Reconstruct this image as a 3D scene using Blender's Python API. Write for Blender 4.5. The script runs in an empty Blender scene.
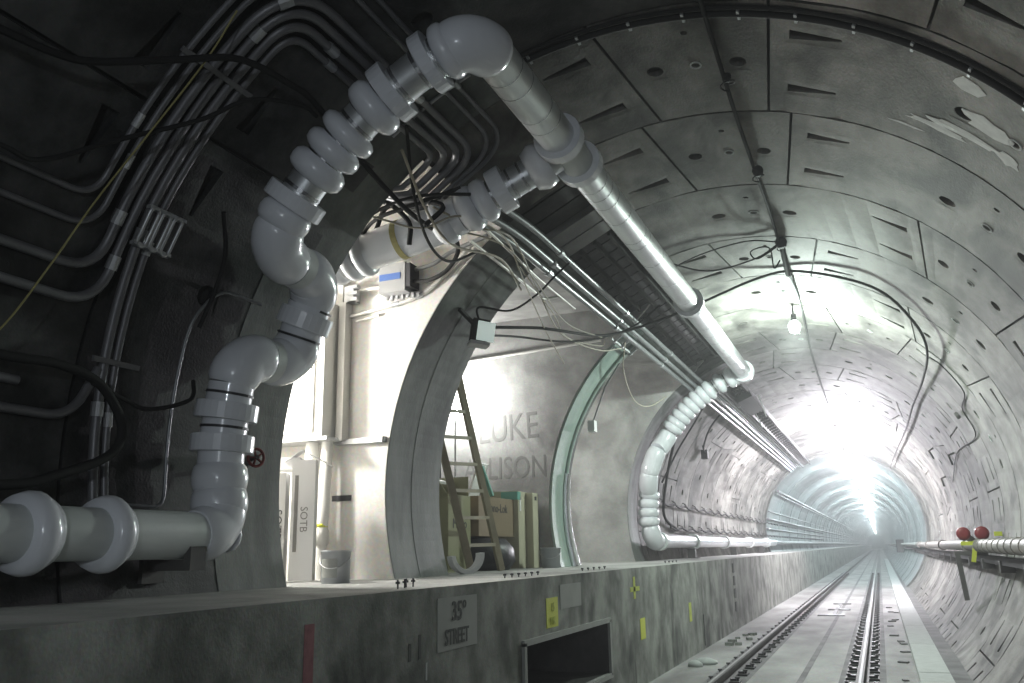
import bpy, bmesh, math, random
from math import sin, cos, pi, radians, sqrt, atan2
from mathutils import Vector, Matrix
random.seed(7)
scn = bpy.context.scene
COL = scn.collection

# ---------------------------------------------------------------- camera
cam_d = bpy.data.cameras.new('camera'); cam = bpy.data.objects.new('camera', cam_d); COL.objects.link(cam)
cam_d.sensor_width = 36.0; cam_d.lens = 848 / 1024 * 36
cam_d.clip_start = 0.05; cam_d.clip_end = 600
cam.matrix_world = Matrix(((0.92125, 0.10989, 0.37311, 0.0),
                           (0.38851, -0.21402, -0.89624, 0.0),
                           (-0.01864, 0.97063, -0.23986, 1.45),
                           (0, 0, 0, 1)))
scn.camera = cam
# ---------------------------------------------------------------- world / exposure
w = bpy.data.worlds.new('world'); scn.world = w; w.use_nodes = True
w.node_tree.nodes['Background'].inputs[0].default_value = (0.75, 0.85, 1.0, 1)
w.node_tree.nodes['Background'].inputs[1].default_value = 0.02
wv = w.node_tree.nodes.new('ShaderNodeVolumeScatter')          # thin haze added to the air for glare round the lamps
wv.inputs['Density'].default_value = .0065; wv.inputs['Anisotropy'].default_value = .55
w.node_tree.links.new(wv.outputs[0], w.node_tree.nodes['World Output'].inputs['Volume'])
scn.view_settings.view_transform = 'Standard'; scn.view_settings.look = 'None'
scn.view_settings.gamma = 1; scn.view_settings.use_curve_mapping = False
scn.view_settings.exposure = 0.0
LAMP_COL = (0.85, 1.0, 0.91); FAR_COL = (0.97, 0.93, 1.0); ROOM_COL = (1.0, 0.97, 0.92); DEEP_COL = (.80, .97, 1.0)
def point(name, loc, power, color, radius=0.12):
    l = bpy.data.lights.new(name, 'POINT'); l.energy = power; l.color = color; l.shadow_soft_size = radius
    o = bpy.data.objects.new(name, l); o.location = loc; COL.objects.link(o); return o
P_CROWN = 430; P_FAR = 1700; P_BACK = 50; P_DEEP = 520; P_FILL = 190
CROWN_LAMPS = [(12.2, P_CROWN), (24.5, P_FAR), (31.0, P_FAR * .8), (38, P_DEEP), (46, P_DEEP), (55, P_DEEP), (65, P_DEEP), (76, P_DEEP), (88, P_DEEP), (102, P_DEEP), (118, P_DEEP), (136, P_DEEP), (156, P_DEEP), (178, P_DEEP), (205, P_DEEP), (240, P_DEEP), (280, P_DEEP)]
BACK_LAMPS = [(-6.5, P_BACK)]
P_ROOM1 = 300; P_ROOM2 = 130; P_ROOM3 = 110

# ---------------------------------------------------------------- tunnel frame
CX, CZ, R = -1.16, 1.995, 2.81
ZF, ZB, XB = -0.05, 1.235, -2.62          # track floor, walkway top, walkway face
def cyl(a, y, r=R):
    a = radians(a); return Vector((CX + r * sin(a), y, CZ + r * cos(a)))

# ---------------------------------------------------------------- materials
MATS = {}
def newmat(name):
    m = bpy.data.materials.new(name); m.use_nodes = True; MATS[name] = m
    nt = m.node_tree; return m, nt, nt.nodes['Principled BSDF']
def plain(name, col, rough=.5, metal=0.0, coat=0.0, spec=0.5, var=0.0, scale=8.0, bump=0.0):
    m, nt, b = newmat(name)
    b.inputs['Base Color'].default_value = (*col, 1); b.inputs['Roughness'].default_value = rough
    b.inputs['Metallic'].default_value = metal; b.inputs['Coat Weight'].default_value = coat
    b.inputs['Specular IOR Level'].default_value = spec
    if var or bump:
        tc = nt.nodes.new('ShaderNodeTexCoord'); n = nt.nodes.new('ShaderNodeTexNoise')
        n.inputs['Scale'].default_value = scale; n.inputs['Detail'].default_value = 5
        nt.links.new(tc.outputs['Object'], n.inputs['Vector'])
        if var:
            mx = nt.nodes.new('ShaderNodeMix'); mx.data_type = 'RGBA'
            mx.inputs[6].default_value = (*[c * (1 - var) for c in col], 1); mx.inputs[7].default_value = (*[min(1, c * (1 + var)) for c in col], 1)
            nt.links.new(n.outputs['Fac'], mx.inputs[0]); nt.links.new(mx.outputs[2], b.inputs['Base Color'])
        if bump:
            bp = nt.nodes.new('ShaderNodeBump'); bp.inputs['Strength'].default_value = bump; bp.inputs['Distance'].default_value = .02
            nt.links.new(n.outputs['Fac'], bp.inputs['Height']); nt.links.new(bp.outputs['Normal'], b.inputs['Normal'])
    return m
def concrete(name, dark, light, stain, rough=.85, scale=1.1, streak=(1, 1, 1), stain_lo=.52, stain_hi=.72, spec=.3, obj_random=0.0, coord='Object'):
    m, nt, b = newmat(name)
    N = nt.nodes.new; L = nt.links.new
    tc = N('ShaderNodeTexCoord'); mp = N('ShaderNodeMapping'); mp.inputs['Scale'].default_value = streak
    L(tc.outputs[coord], mp.inputs['Vector'])
    oi = N('ShaderNodeObjectInfo'); ad = N('ShaderNodeVectorMath'); ad.operation = 'MULTIPLY_ADD'
    L(oi.outputs['Random'], ad.inputs[0]); ad.inputs[1].default_value = (37, 51, 23); L(mp.outputs['Vector'], ad.inputs[2])
    src = ad.outputs[0] if obj_random else mp.outputs['Vector']
    n1 = N('ShaderNodeTexNoise'); n1.inputs['Scale'].default_value = scale; n1.inputs['Detail'].default_value = 7; n1.inputs['Roughness'].default_value = .62
    n2 = N('ShaderNodeTexNoise'); n2.inputs['Scale'].default_value = scale * .8; n2.inputs['Detail'].default_value = 4; n2.inputs['Distortion'].default_value = .5
    n3 = N('ShaderNodeTexNoise'); n3.inputs['Scale'].default_value = scale * 28; n3.inputs['Detail'].default_value = 3
    o2 = N('ShaderNodeVectorMath'); o2.inputs[1].default_value = (5, 9, 3); L(src, o2.inputs[0])
    L(src, n1.inputs['Vector']); L(o2.outputs[0], n2.inputs['Vector']); L(src, n3.inputs['Vector'])
    c1 = N('ShaderNodeValToRGB'); c1.color_ramp.elements[0].position = .37; c1.color_ramp.elements[1].position = .63
    c1.color_ramp.elements[0].color = (*dark, 1); c1.color_ramp.elements[1].color = (*light, 1)
    L(n1.outputs['Fac'], c1.inputs[0])
    mr = N('ShaderNodeMapRange'); mr.inputs[1].default_value = stain_lo; mr.inputs[2].default_value = stain_hi; L(n2.outputs['Fac'], mr.inputs[0])
    mx = N('ShaderNodeMix'); mx.data_type = 'RGBA'; L(mr.outputs[0], mx.inputs[0]); L(c1.outputs[0], mx.inputs[6]); mx.inputs[7].default_value = (*stain, 1)
    m2 = N('ShaderNodeMix'); m2.data_type = 'RGBA'; m2.blend_type = 'MULTIPLY'; m2.inputs[0].default_value = .35
    L(mx.outputs[2], m2.inputs[6]); L(n3.outputs['Color'], m2.inputs[7])
    cr = N('ShaderNodeMix'); cr.data_type = 'RGBA'; cr.blend_type = 'MULTIPLY'
    L(m2.outputs[2], cr.inputs[6])
    if obj_random:
        mr2 = N('ShaderNodeMapRange'); mr2.inputs[3].default_value = 1 - obj_random; mr2.inputs[4].default_value = 1; L(oi.outputs['Random'], mr2.inputs[0])
        cb = N('ShaderNodeCombineColor'); [L(mr2.outputs[0], cb.inputs[i]) for i in range(3)]
        cr.inputs[0].default_value = 1; L(cb.outputs[0], cr.inputs[7])
    else:
        cr.inputs[0].default_value = 0
    L(cr.outputs[2], b.inputs['Base Color'])
    b.inputs['Roughness'].default_value = rough; b.inputs['Specular IOR Level'].default_value = spec
    bp = N('ShaderNodeBump'); bp.inputs['Strength'].default_value = .25; bp.inputs['Distance'].default_value = .01
    L(n3.outputs['Fac'], bp.inputs['Height']); L(bp.outputs['Normal'], b.inputs['Normal'])
    return m
def emit(name, col, s):
    m, nt, b = newmat(name); b.inputs['Emission Color'].default_value = (*col, 1); b.inputs['Emission Strength'].default_value = s
    b.inputs['Base Color'].default_value = (.9, .9, .9, 1); return m
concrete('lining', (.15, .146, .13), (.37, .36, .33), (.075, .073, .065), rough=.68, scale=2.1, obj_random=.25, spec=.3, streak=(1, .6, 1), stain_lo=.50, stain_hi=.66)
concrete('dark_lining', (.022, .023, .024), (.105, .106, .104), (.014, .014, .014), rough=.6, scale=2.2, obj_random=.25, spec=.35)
concrete('joint', (.05, .05, .05), (.09, .09, .085), (.04, .04, .04))
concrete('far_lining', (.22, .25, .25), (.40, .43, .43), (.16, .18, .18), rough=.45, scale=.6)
concrete('steel_ring', (.085, .095, .088), (.215, .23, .212), (.055, .062, .056), rough=.6, scale=2.6, streak=(1, 1, .3), spec=.4)
concrete('green_ring', (.26, .35, .31), (.42, .52, .47), (.19, .26, .23), rough=.45, scale=1.6, streak=(1, 1, .3), spec=.5)
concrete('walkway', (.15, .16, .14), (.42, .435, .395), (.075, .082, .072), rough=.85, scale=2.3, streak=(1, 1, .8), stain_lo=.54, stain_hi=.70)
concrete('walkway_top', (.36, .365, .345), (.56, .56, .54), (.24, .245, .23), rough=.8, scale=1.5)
concrete('track_slab', (.27, .268, .26), (.44, .437, .425), (.19, .188, .18), rough=.8, scale=1.2, streak=(1, .4, 1))
concrete('dark_slab', (.12, .12, .12), (.22, .22, .215), (.09, .09, .09), rough=.8, scale=2)
concrete('white_wall', (.72, .70, .66), (.82, .80, .76), (.64, .61, .56), rough=.7, scale=1.2)
concrete('grey_wall', (.32, .315, .305), (.50, .495, .48), (.20, .195, .19), rough=.75, scale=1.6)
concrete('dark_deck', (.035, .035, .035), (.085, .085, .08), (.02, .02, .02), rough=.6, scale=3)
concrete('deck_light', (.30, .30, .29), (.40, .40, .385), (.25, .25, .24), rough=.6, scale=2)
plain('pvc', (.78, .80, .84), .22, coat=.3, var=.05, scale=3)
plain('pvc_grey', (.66, .69, .68), .45, var=.1, scale=2.5)
plain('jacket', (.70, .72, .73), .34, metal=.75, var=.12, scale=5, bump=.12)
plain('foil', (.82, .83, .85), .28, metal=.9, var=.1, scale=22, bump=.5)
plain('strap', (.62, .63, .65), .25, metal=1.0)
plain('dark_band', (.03, .03, .035), .5)
plain('conduit', (.24, .25, .255), .36, metal=.5, var=.2, scale=4)
plain('conduit_dull', (.17, .17, .178), .42, metal=.3, var=.2, scale=4)
plain('conduit_white', (.62, .61, .58), .35, metal=.2, var=.1)
plain('galv', (.50, .51, .52), .4, metal=.7, var=.15, scale=9)
plain('rail_steel', (.10, .096, .092), .7, metal=.15, var=.3, scale=10)
plain('rail_head', (.30, .30, .30), .6, metal=.5, var=.1)
plain('clip_steel', (.075, .075, .075), .6, metal=.3, var=.3, scale=10)
plain('rubber', (.018, .018, .018), .7, spec=.25)
plain('cable_dark', (.022, .022, .022), .75, spec=.2)
plain('cable_tan', (.36, .33, .26), .6)
plain('cable_yellow', (.30, .27, .10), .6)
plain('red', (.22, .022, .025), .4)
plain('red_dull', (.16, .03, .028), .5)
plain('yellow', (.66, .70, .06), .6)
plain('spray_yellow', (.50, .55, .09), .9, var=.4, scale=30)
plain('spray_pink', (.30, .13, .14), .9, var=.5, scale=25)
plain('cabinet', (.80, .79, .75), .45)
plain('box_grey', (.40, .405, .41), .4, metal=.3)
plain('blue', (.08, .16, .42), .5)
plain('carton_white', (.66, .66, .66), .7, var=.06)
plain('carton', (.24, .185, .12), .8, var=.15, scale=5)
plain('carton_green', (.30, .30, .18), .8, var=.12, scale=5)
plain('carton_cream', (.44, .42, .31), .75, var=.12, scale=4)
plain('teal_tape', (.16, .42, .36), .5)
plain('black_bag', (.015, .016, .022), .45, bump=.5, scale=12)
plain('print', (.05, .05, .055), .8)
plain('paint_dark', (.075, .08, .075), .9)
plain('scrawl', (.20, .195, .19), .9)
plain('bucket', (.42, .44, .46), .4, var=.06)
plain('wood', (.29, .255, .18), .6, var=.25, scale=9)
plain('foam', (.80, .80, .80), .6)
plain('paper', (.72, .72, .70), .8)
plain('patch_grey', (.36, .37, .35), .9, var=.22, scale=6)
plain('patch_light', (.46, .48, .47), .9, var=.25, scale=9)
plain('cement_smear', (.60, .63, .61), .9, var=.25, scale=14)
plain('standpipe', (.24, .225, .205), .55, var=.15, scale=4)
plain('grating', (.10, .10, .10), .6, metal=.4)
emit('bulb', LAMP_COL, 60.0)
emit('flood_face', (.80, 1.0, .92), .35)

# ---------------------------------------------------------------- mesh helpers
class MB:
    def __init__(s): s.v = []; s.f = []; s.mi = []; s.sm = []
    def add(s, vs, fs, mi=0, smooth=False):
        b = len(s.v); s.v += [Vector(v) for v in vs]
        for f in fs: s.f.append([i + b for i in f]); s.mi.append(mi); s.sm.append(smooth)
        return s
    def box(s, c, d, m3=None, mi=0):
        c = Vector(c); x, y, z = [k / 2 for k in d]
        vs = [Vector(p) for p in ((-x, -y, -z), (x, -y, -z), (x, y, -z), (-x, y, -z), (-x, -y, z), (x, -y, z), (x, y, z), (-x, y, z))]
        if m3 is not None: vs = [m3 @ v for v in vs]
        return s.add([c + v for v in vs], [(3, 2, 1, 0), (4, 5, 6, 7), (0, 1, 5, 4), (1, 2, 6, 5), (2, 3, 7, 6), (3, 0, 4, 7)], mi)
    def bar(s, p, q, wx, wy, up=(0, 0, 1), mi=0):
        p = Vector(p); q = Vector(q); d = (q - p); l = d.length; d.normalize(); u = Vector(up)
        if abs(u.dot(d)) > .98: u = Vector((1, 0, 0))
        x = d.cross(u).normalized(); y = x.cross(d).normalized()
        m = Matrix((x, d, y)).transposed()
        return s.box((p + q) / 2, (wx, l, wy), m, mi)
    def tube(s, pts, r, n=10, caps=True, closed=False, mi=0):
        pts = [Vector(p) for p in pts]; k = len(pts); rr = r if callable(r) else (lambda i: r)
        T = []
        for i in range(k):
            a = pts[(i - 1) % k] if (closed or i > 0) else pts[i]; b = pts[(i + 1) % k] if (closed or i < k - 1) else pts[i]
            T.append((b - a).normalized())
        u = Vector((0, 0, 1)) if abs(T[0].z) < .9 else Vector((1, 0, 0))
        nrm = (u - T[0] * u.dot(T[0])).normalized(); vs = []
        for i in range(k):
            nrm = nrm - T[i] * nrm.dot(T[i]); nrm.normalize(); bn = T[i].cross(nrm)
            for j in range(n):
                t = 2 * pi * j / n; vs.append(pts[i] + (nrm * cos(t) + bn * sin(t)) * rr(i))
        fs = []
        for i in range(k if closed else k - 1):
            for j in range(n):
                a = i * n + j; b = i * n + (j + 1) % n; i2 = (i + 1) % k
                fs.append((a, b, i2 * n + (j + 1) % n, i2 * n + j))
        s.add(vs, fs, mi, True)
        if caps and not closed:
            s.add(vs[:n], [tuple(range(n))[::-1]], mi); s.add(vs[-n:], [tuple(range(n))], mi)
        return s
    def lathe(s, o, axis, prof, n=24, mi=0, smooth=True):   # prof: (distance along axis, radius)
        o = Vector(o); d = Vector(axis).normalized(); u = Vector((0, 0, 1)) if abs(d.z) < .9 else Vector((1, 0, 0))
        x = d.cross(u).normalized(); y = d.cross(x)
        vs = []
        for t, r in prof:
            for j in range(n):
                th = 2 * pi * j / n; vs.append(o + d * t + (x * cos(th) + y * sin(th)) * r)
        fs = []
        for i in range(len(prof) - 1):
            for j in range(n):
                fs.append((i * n + j, i * n + (j + 1) % n, (i + 1) * n + (j + 1) % n, (i + 1) * n + j))
        s.add(vs, fs, mi, smooth)
        return s
    def mesh(s, name, mats, off=Vector()):
        me = bpy.data.meshes.new(name); me.from_pydata([tuple(v - off) for v in s.v], [], s.f)
        for m in (mats if isinstance(mats, (list, tuple)) else [mats]): me.materials.append(MATS[m])
        me.polygons.foreach_set('material_index', s.mi); me.polygons.foreach_set('use_smooth', s.sm)
        bm = bmesh.new(); bm.from_mesh(me); bmesh.ops.recalc_face_normals(bm, faces=bm.faces); bm.to_mesh(me); bm.free()
        return me
    def build(s, name, mats, parent=None, label=None):
        off = rootloc(parent) if parent else Vector()
        o = bpy.data.objects.new(name, s.mesh(name, mats, off)); COL.objects.link(o)
        if parent: o.parent = parent
        if label: o['label'] = label
        return o
    def thing(s, name, mats, label, cat, group=None, kind=None):
        off = sum(s.v, Vector()) / len(s.v); off.z = min(v.z for v in s.v)
        o = bpy.data.objects.new(name, s.mesh(name, mats, off)); o.location = off; COL.objects.link(o)
        tag(o, label, cat, group, kind); return o
def rootloc(o):
    v = Vector(o.location)
    while o.parent: o = o.parent; v = v + o.location
    return v
def tag(o, label=None, cat=None, group=None, kind=None):
    if label: o['label'] = label
    if cat: o['category'] = cat
    if group: o['group'] = group
    if kind: o['kind'] = kind
def empty(name, loc, label, cat, group=None):
    o = bpy.data.objects.new(name, None); o.location = loc; o.empty_display_size = .1; COL.objects.link(o); tag(o, label, cat, group); return o
def struct(mb, name, mats):
    o = mb.build(name, mats); o['kind'] = 'structure'; return o
def rnd(pts, br, n=7):                       # round the corners of a polyline
    pts = [Vector(p) for p in pts]; out = [pts[0]]
    for i in range(1, len(pts) - 1):
        a, b, c = pts[i - 1], pts[i], pts[i + 1]; u = (a - b); v = (c - b); d = min(br, u.length * .49, v.length * .49)
        p = b + u.normalized() * d; q = b + v.normalized() * d
        for k in range(n + 1):
            t = k / n; out.append(p * (1 - t) ** 2 + b * 2 * t * (1 - t) + q * t * t)
    out.append(pts[-1]); return out
def spline(pts, n=8):                        # Catmull-Rom through points
    P = [Vector(p) for p in pts]; P = [P[0] * 2 - P[1]] + P + [P[-1] * 2 - P[-2]]; out = []
    for i in range(1, len(P) - 2):
        for k in range(n):
            t = k / n; a, b, c, d = P[i - 1:i + 3]
            out.append(.5 * ((2 * b) + (c - a) * t + (2 * a - 5 * b + 4 * c - d) * t * t + (-a + 3 * b - 3 * c + d) * t ** 3))
    out.append(P[-2]); return out
def arc(a0, a1, y0, y1=None, r=R, step=2.0):
    y1 = y0 if y1 is None else y1; n = max(1, int(abs(a1 - a0) / step)); return [cyl(a0 + (a1 - a0) * i / n, y0 + (y1 - y0) * i / n, r) for i in range(n + 1)]
def text_mesh(txt, size, origin, right, up, name, mat, parent, depth=.002, bold=0.0, label=None, sx=1.0):
    c = bpy.data.curves.new('t', 'FONT'); c.body = txt; c.size = size; c.extrude = depth; c.offset = bold; c.align_x = 'CENTER'; c.align_y = 'CENTER'; c.resolution_u = 3
    o = bpy.data.objects.new('t', c); COL.objects.link(o); dg = bpy.context.evaluated_depsgraph_get(); dg.update()
    me = bpy.data.meshes.new_from_object(o.evaluated_get(dg)); bpy.data.objects.remove(o)
    rx = Vector(right).normalized(); uy = Vector(up); uy = (uy - rx * uy.dot(rx)).normalized(); nz = rx.cross(uy); og = Vector(origin) - rootloc(parent)
    for v in me.vertices: v.co = og + rx * v.co.x * sx + uy * v.co.y + nz * v.co.z
    me.name = name; me.materials.clear(); me.materials.append(MATS[mat])
    ob = bpy.data.objects.new(name, me); COL.objects.link(ob); ob.parent = parent
    if label: ob['label'] = label
    return ob
def shell(a0, a1, y0, y1, r0, r1, step=3.0, mb=None):   # curved slab between radii
    mb = mb or MB(); n = max(1, int(abs(a1 - a0) / step)); A = [a0 + (a1 - a0) * i / n for i in range(n + 1)]
    vs = []
    for a in A: vs += [cyl(a, y0, r0), cyl(a, y1, r0), cyl(a, y1, r1), cyl(a, y0, r1)]
    fi = []; fe = []
    for i in range(n):
        b = 4 * i; fi += [(b, b + 1, b + 5, b + 4), (b + 2, b + 3, b + 7, b + 6)]; fe += [(b + 3, b, b + 4, b + 7), (b + 1, b + 2, b + 6, b + 5)]
    mb.add(vs, fi, 0, False); mb.add(vs, fe + [(0, 3, 2, 1), (4 * n, 4 * n + 1, 4 * n + 2, 4 * n + 3)]); return mb

# ================================================================= SETTING
# backing shells (seen only through the joints) carry the segments
AOPEN_TOP, AOPEN_BOT = -20.0, -107.0
Y1A, Y1B, Y2A, Y2B, Y3A, Y3B = 5.08, 6.57, 7.58, 10.72, 11.5, 14.6
YEND_SEG = 34.25
wl = MB(); shell(-145, -46, -10.25, 5.06, R + .05, R + .3, mb=wl); shell(-145, -46, 14.62, YEND_SEG, R + .05, R + .3, mb=wl)
wall_left = struct(wl, 'wall_left', 'joint')
ce = MB(); shell(-46, 45, -10.25, 5.06, R + .05, R + .3, mb=ce); shell(-19, 45, 5.06, 14.62, R + .05, R + .3, mb=ce); shell(-46, 45, 14.62, YEND_SEG, R + .05, R + .3, mb=ce)
shell(-36, -19, 5.06, 6.6, R + .05, R + .3, mb=ce)
ceiling = struct(ce, 'ceiling', 'joint')
wall_right = struct(shell(45, 145, -10.25, YEND_SEG, R + .05, R + .3), 'wall_right', 'joint')

RW = 1.5; GAP = .011
def seg_mesh(aL, aR, skL, skR, feats, y0=0.0, y1=RW):
    """one lining segment about the tunnel axis; feats: (angle, y, type). skL/skR: angle change of the sides from near to far end"""
    g = math.degrees(GAP / R); mb = MB()
    def warp(a, y, r):
        t = (a - aL) / (aR - aL); aa = a + (skL * (1 - t) + skR * t) * (y / RW); aa = radians(aa); return Vector((r * sin(aa), y, r * cos(aa)))
    lo, hi = aL + g, aR - g; ya, yb = y0 + GAP, y1 - GAP
    cells = []
    for a, y, ty in feats:
        if ty in ('wl', 'wr'): h = (3.9, .10)
        elif ty == 'hole': h = (2.3, .11)
        else: h = (1.6, .075)
        if a - h[0] > lo and a + h[0] < hi and y - h[1] > ya and y + h[1] < yb: cells.append((a - h[0], a + h[0], y - h[1], y + h[1], ty))
    cols = {}
    for c in cells: cols.setdefault((round(c[0], 3), round(c[1], 3)), []).append(c)
    keys = sorted(cols); bands = []; x = lo
    def fill(x0, x1):
        n = max(1, int(math.ceil((x1 - x0) / 5.0)))
        for i in range(n): bands.append((x0 + (x1 - x0) * i / n, x0 + (x1 - x0) * (i + 1) / n, []))
    for k in keys:
        if k[0] < x - 1e-6: continue
        if k[0] > x + 1e-6: fill(x, k[0])
        bands.append((k[0], k[1], sorted(cols[k], key=lambda c: c[2]))); x = k[1]
    if x < hi: fill(x, hi)
    def quad(p): mb.add(p, [(0, 1, 2, 3)])
    for x0, x1, cs in bands:
        y = ya
        def plainq(ya_, yb_): quad([warp(x0, ya_, R), warp(x1, ya_, R), warp(x1, yb_, R), warp(x0, yb_, R)])
        for (a0, a1, c0, c1, ty) in cs:
            if c0 > y + 1e-6: plainq(y, c0)
            am, ym = (a0 + a1) / 2, (c0 + c1) / 2; hw, hh = (a1 - a0) / 2, (c1 - c0) / 2
            if ty in ('wl', 'wr'):
                sgn = 1 if ty == 'wl' else -1      # thick end on the left for wl
                inner = [(-hw * .85 * sgn, -hh * .55, .14), (hw * .85 * sgn, -hh * .13, .01), (hw * .85 * sgn, hh * .13, .01), (-hw * .85 * sgn, hh * .55, .14)]
                outer = [(-hw * sgn, -hh), (hw * sgn, -hh), (hw * sgn, hh), (-hw * sgn, hh)]
                O = [warp(am + p, ym + q, R) for p, q in outer]; I = [warp(am + p, ym + q, R) for p, q, d in inner]; D = [warp(am + p * (.97 if d > .1 else 1), ym + q, R + d) for p, q, d in inner]
                for i in range(4):
                    j = (i + 1) % 4; quad([O[i], O[j], I[j], I[i]]); quad([I[i], I[j], D[j], D[i]])
                quad(D)
            else:
                n = 16; rr = {'hole': .068, 'ring': .036, 'dot': .026}[ty]; dep = {'hole': .10, 'ring': .02, 'dot': .05}[ty]
                O, I, D = [], [], []
                for i in range(n):
                    t = 2 * pi * i / n; ct, st = cos(t), sin(t); k = 1 / max(abs(ct), abs(st))
                    O.append(warp(am + hw * ct * k, ym + hh * st * k, R)); da = math.degrees(rr / R)
                    I.append(warp(am + da * ct, ym + rr * st, R)); D.append(warp(am + da * ct * .93, ym + rr * st * .93, R + dep))
                for i in range(n):
                    j = (i + 1) % n; quad([O[i], O[j], I[j], I[i]]); quad([I[i], I[j], D[j], D[i]])
                mb.add(D, [tuple(range(n))])
                if ty == 'ring':
                    V = []
                    for q, rq, dr in ((0, 1.0, 0), (1, 1.0, -.006), (2, 1.35, -.006), (3, 1.35, 0)):
                        for i in range(n):
                            t = 2 * pi * i / n; V.append(warp(am + math.degrees(rr * rq / R) * cos(t), ym + rr * rq * sin(t), R + dr))
                    mb.add(V, [(q * n + i, q * n + (i + 1) % n, (q + 1) * n + (i + 1) % n, (q + 1) * n + i) for q in range(3) for i in range(n)], 1)
            y = c1
        plainq(y, yb)
    # side skirts
    A = [lo + (hi - lo) * i / 14 for i in range(15)]
    for yy in (ya, yb):
        for i in range(14): quad([warp(A[i], yy, R), warp(A[i + 1], yy, R), warp(A[i + 1], yy, R + .06), warp(A[i], yy, R + .06)])
    for aa in (lo, hi): quad([warp(aa, ya, R), warp(aa, yb, R), warp(aa, yb, R + .06), warp(aa, ya, R + .06)])
    return mb
def ring_layout(K):
    """joints of one ring with its key at angle K: list of (aL, aR, skL, skR)"""
    J = [(K - 12, 3.5), (K + 12, -3.5)] + [(K + 12 + 67.2 * i, 0) for i in range(1, 5)]
    J = J[1:] + [(J[0][0] + 360, J[0][1])]; out = [(K - 12, K + 12, 3.5, -3.5)]
    for i in range(5): out.append((J[i][0], J[i + 1][0], J[i][1], J[i + 1][1]))
    return out
def feats_for(K, aL, aR, key):
    F = []
    for j in range(-4, 8):
        c = K + 45 * j
        if aL - 2 < c - 7 < aR: F.append((c - 7, .75, 'hole'))
        if aL - 2 < c + 7 < aR: F.append((c + 7, .75, 'hole'))
        if aL - 2 < c < aR: F.append((c, .75, 'ring')); F.append((c, .33, 'dot'))
    if not key:
        for y in (.38, 1.10):
            F.append((aL + 6.0, y, 'wl')); F.append((aR - 6.0, y, 'wr'))
        c = (aL + aR) / 2
        F = [f for f in F if f[2] in ('wl', 'wr') or (abs(f[0] - aL - 6) > 6.3 and abs(f[0] - aR + 6) > 6.3)]
    return F
SEGMESH = {}
DARK = {}
def seg_obj(K, spec, y, clip=None, key=False):
    aL, aR, sL, sR = spec
    full = clip is None
    ck = (round(aL - K, 1), round(aR - K, 1)) if full else None
    if full and ck in SEGMESH: me = SEGMESH[ck]
    else:
        l, r_, a_, b_ = (aL - K, aR - K, sL, sR) if full else (aL, aR, sL, sR)
        k0 = 0 if full else K
        feats = feats_for(k0, l, r_, key)
        if not full:
            if l < clip: l = clip; a_ = 0
            if r_ <= l + 3: return
        me = seg_mesh(l, r_, a_, b_, feats).mesh('lining_segment', ['lining', 'patch_light'], Vector())
        if full: SEGMESH[ck] = me
    mid = ((aL + aR) / 2 + 180) % 360 - 180
    if not full: mid = (max(aL, clip) + aR) / 2
    par = ceiling if -46 <= mid <= 45 else (wall_right if mid > 0 else wall_left)
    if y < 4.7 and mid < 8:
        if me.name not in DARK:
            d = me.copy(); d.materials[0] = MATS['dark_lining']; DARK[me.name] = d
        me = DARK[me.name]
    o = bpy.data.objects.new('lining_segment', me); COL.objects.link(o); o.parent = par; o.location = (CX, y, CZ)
    if full: o.rotation_euler = (0, radians(K), 0)
KEYS = {3.25: 29.2, 4.75: 6.7, 6.25: 6.7, 7.75: 51.2, 9.25: 6.7, 10.75: 51.2, 12.25: 29.2, 13.75: 6.7}
y = -10.25; i = 0
while y < YEND_SEG - .1:
    K = KEYS.get(y, [6.7, 51.2, 29.2, -38.3, 96.2, -15.8][i % 6]); i += 1
    in_open = 4.7 < y < 14.5
    for q, spec in enumerate(ring_layout(K)):
        aL, aR, sL, sR = spec
        while (aL + aR) / 2 > 180: aL -= 360; aR -= 360
        if aL > 140 or aR < -140: continue
        if abs((aL + aR) / 2) > 165: continue
        if in_open:
            if aR < -17: continue
            seg_obj(K, (aL, aR, sL, sR), y, clip=-19.6, key=(q == 0))
        else: seg_obj(K, (aL, aR, sL, sR), y, key=(q == 0))
    y += RW
# smooth dark steel ring at the near edge of the openings, lintel piece over the first opening, ring past the last opening
shell(-112, -19.8, 4.40, Y1A, R - .004, R + .30).build('edge_ring', 'steel_ring', wall_left, 'dark grey-green smooth ring at the near side of the first opening')
shell(-35, -19.8, Y1A + .01, 6.6, R, R + .25).build('lintel_plate', 'lining', ceiling)
shell(-112, -34, Y3B, 15.24, R, R + .3).build('edge_ring', 'steel_ring', wall_left, 'dark grey ring at the far side of the last opening')
shell(-33.8, -19.8, 15.0, 15.24, R, R + .25).build('lintel_plate', 'steel_ring', ceiling)
# lining beyond the regular rings: plain rings, slightly smaller bore
fw = MB(); y = YEND_SEG; fl = [0]
for k in range(200):
    shell(-145, 145, y + .02, y + RW, R - .05 - (.012 if k % 3 == 0 else 0), R + .1, step=8, mb=fw); shell(-145, 145, y - .02, y + .03, R + .0, R + .1, step=8, mb=fw); y += RW
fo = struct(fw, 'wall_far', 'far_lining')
struct(shell(-145, 145, YEND_SEG - .12, YEND_SEG, R - .06, R + .3), 'trim_1', 'steel_ring')
YFAR = y
struct(MB().box((CX, YFAR + .1, CZ), (7, .2, 7)), 'wall_end', 'far_lining')

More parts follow.
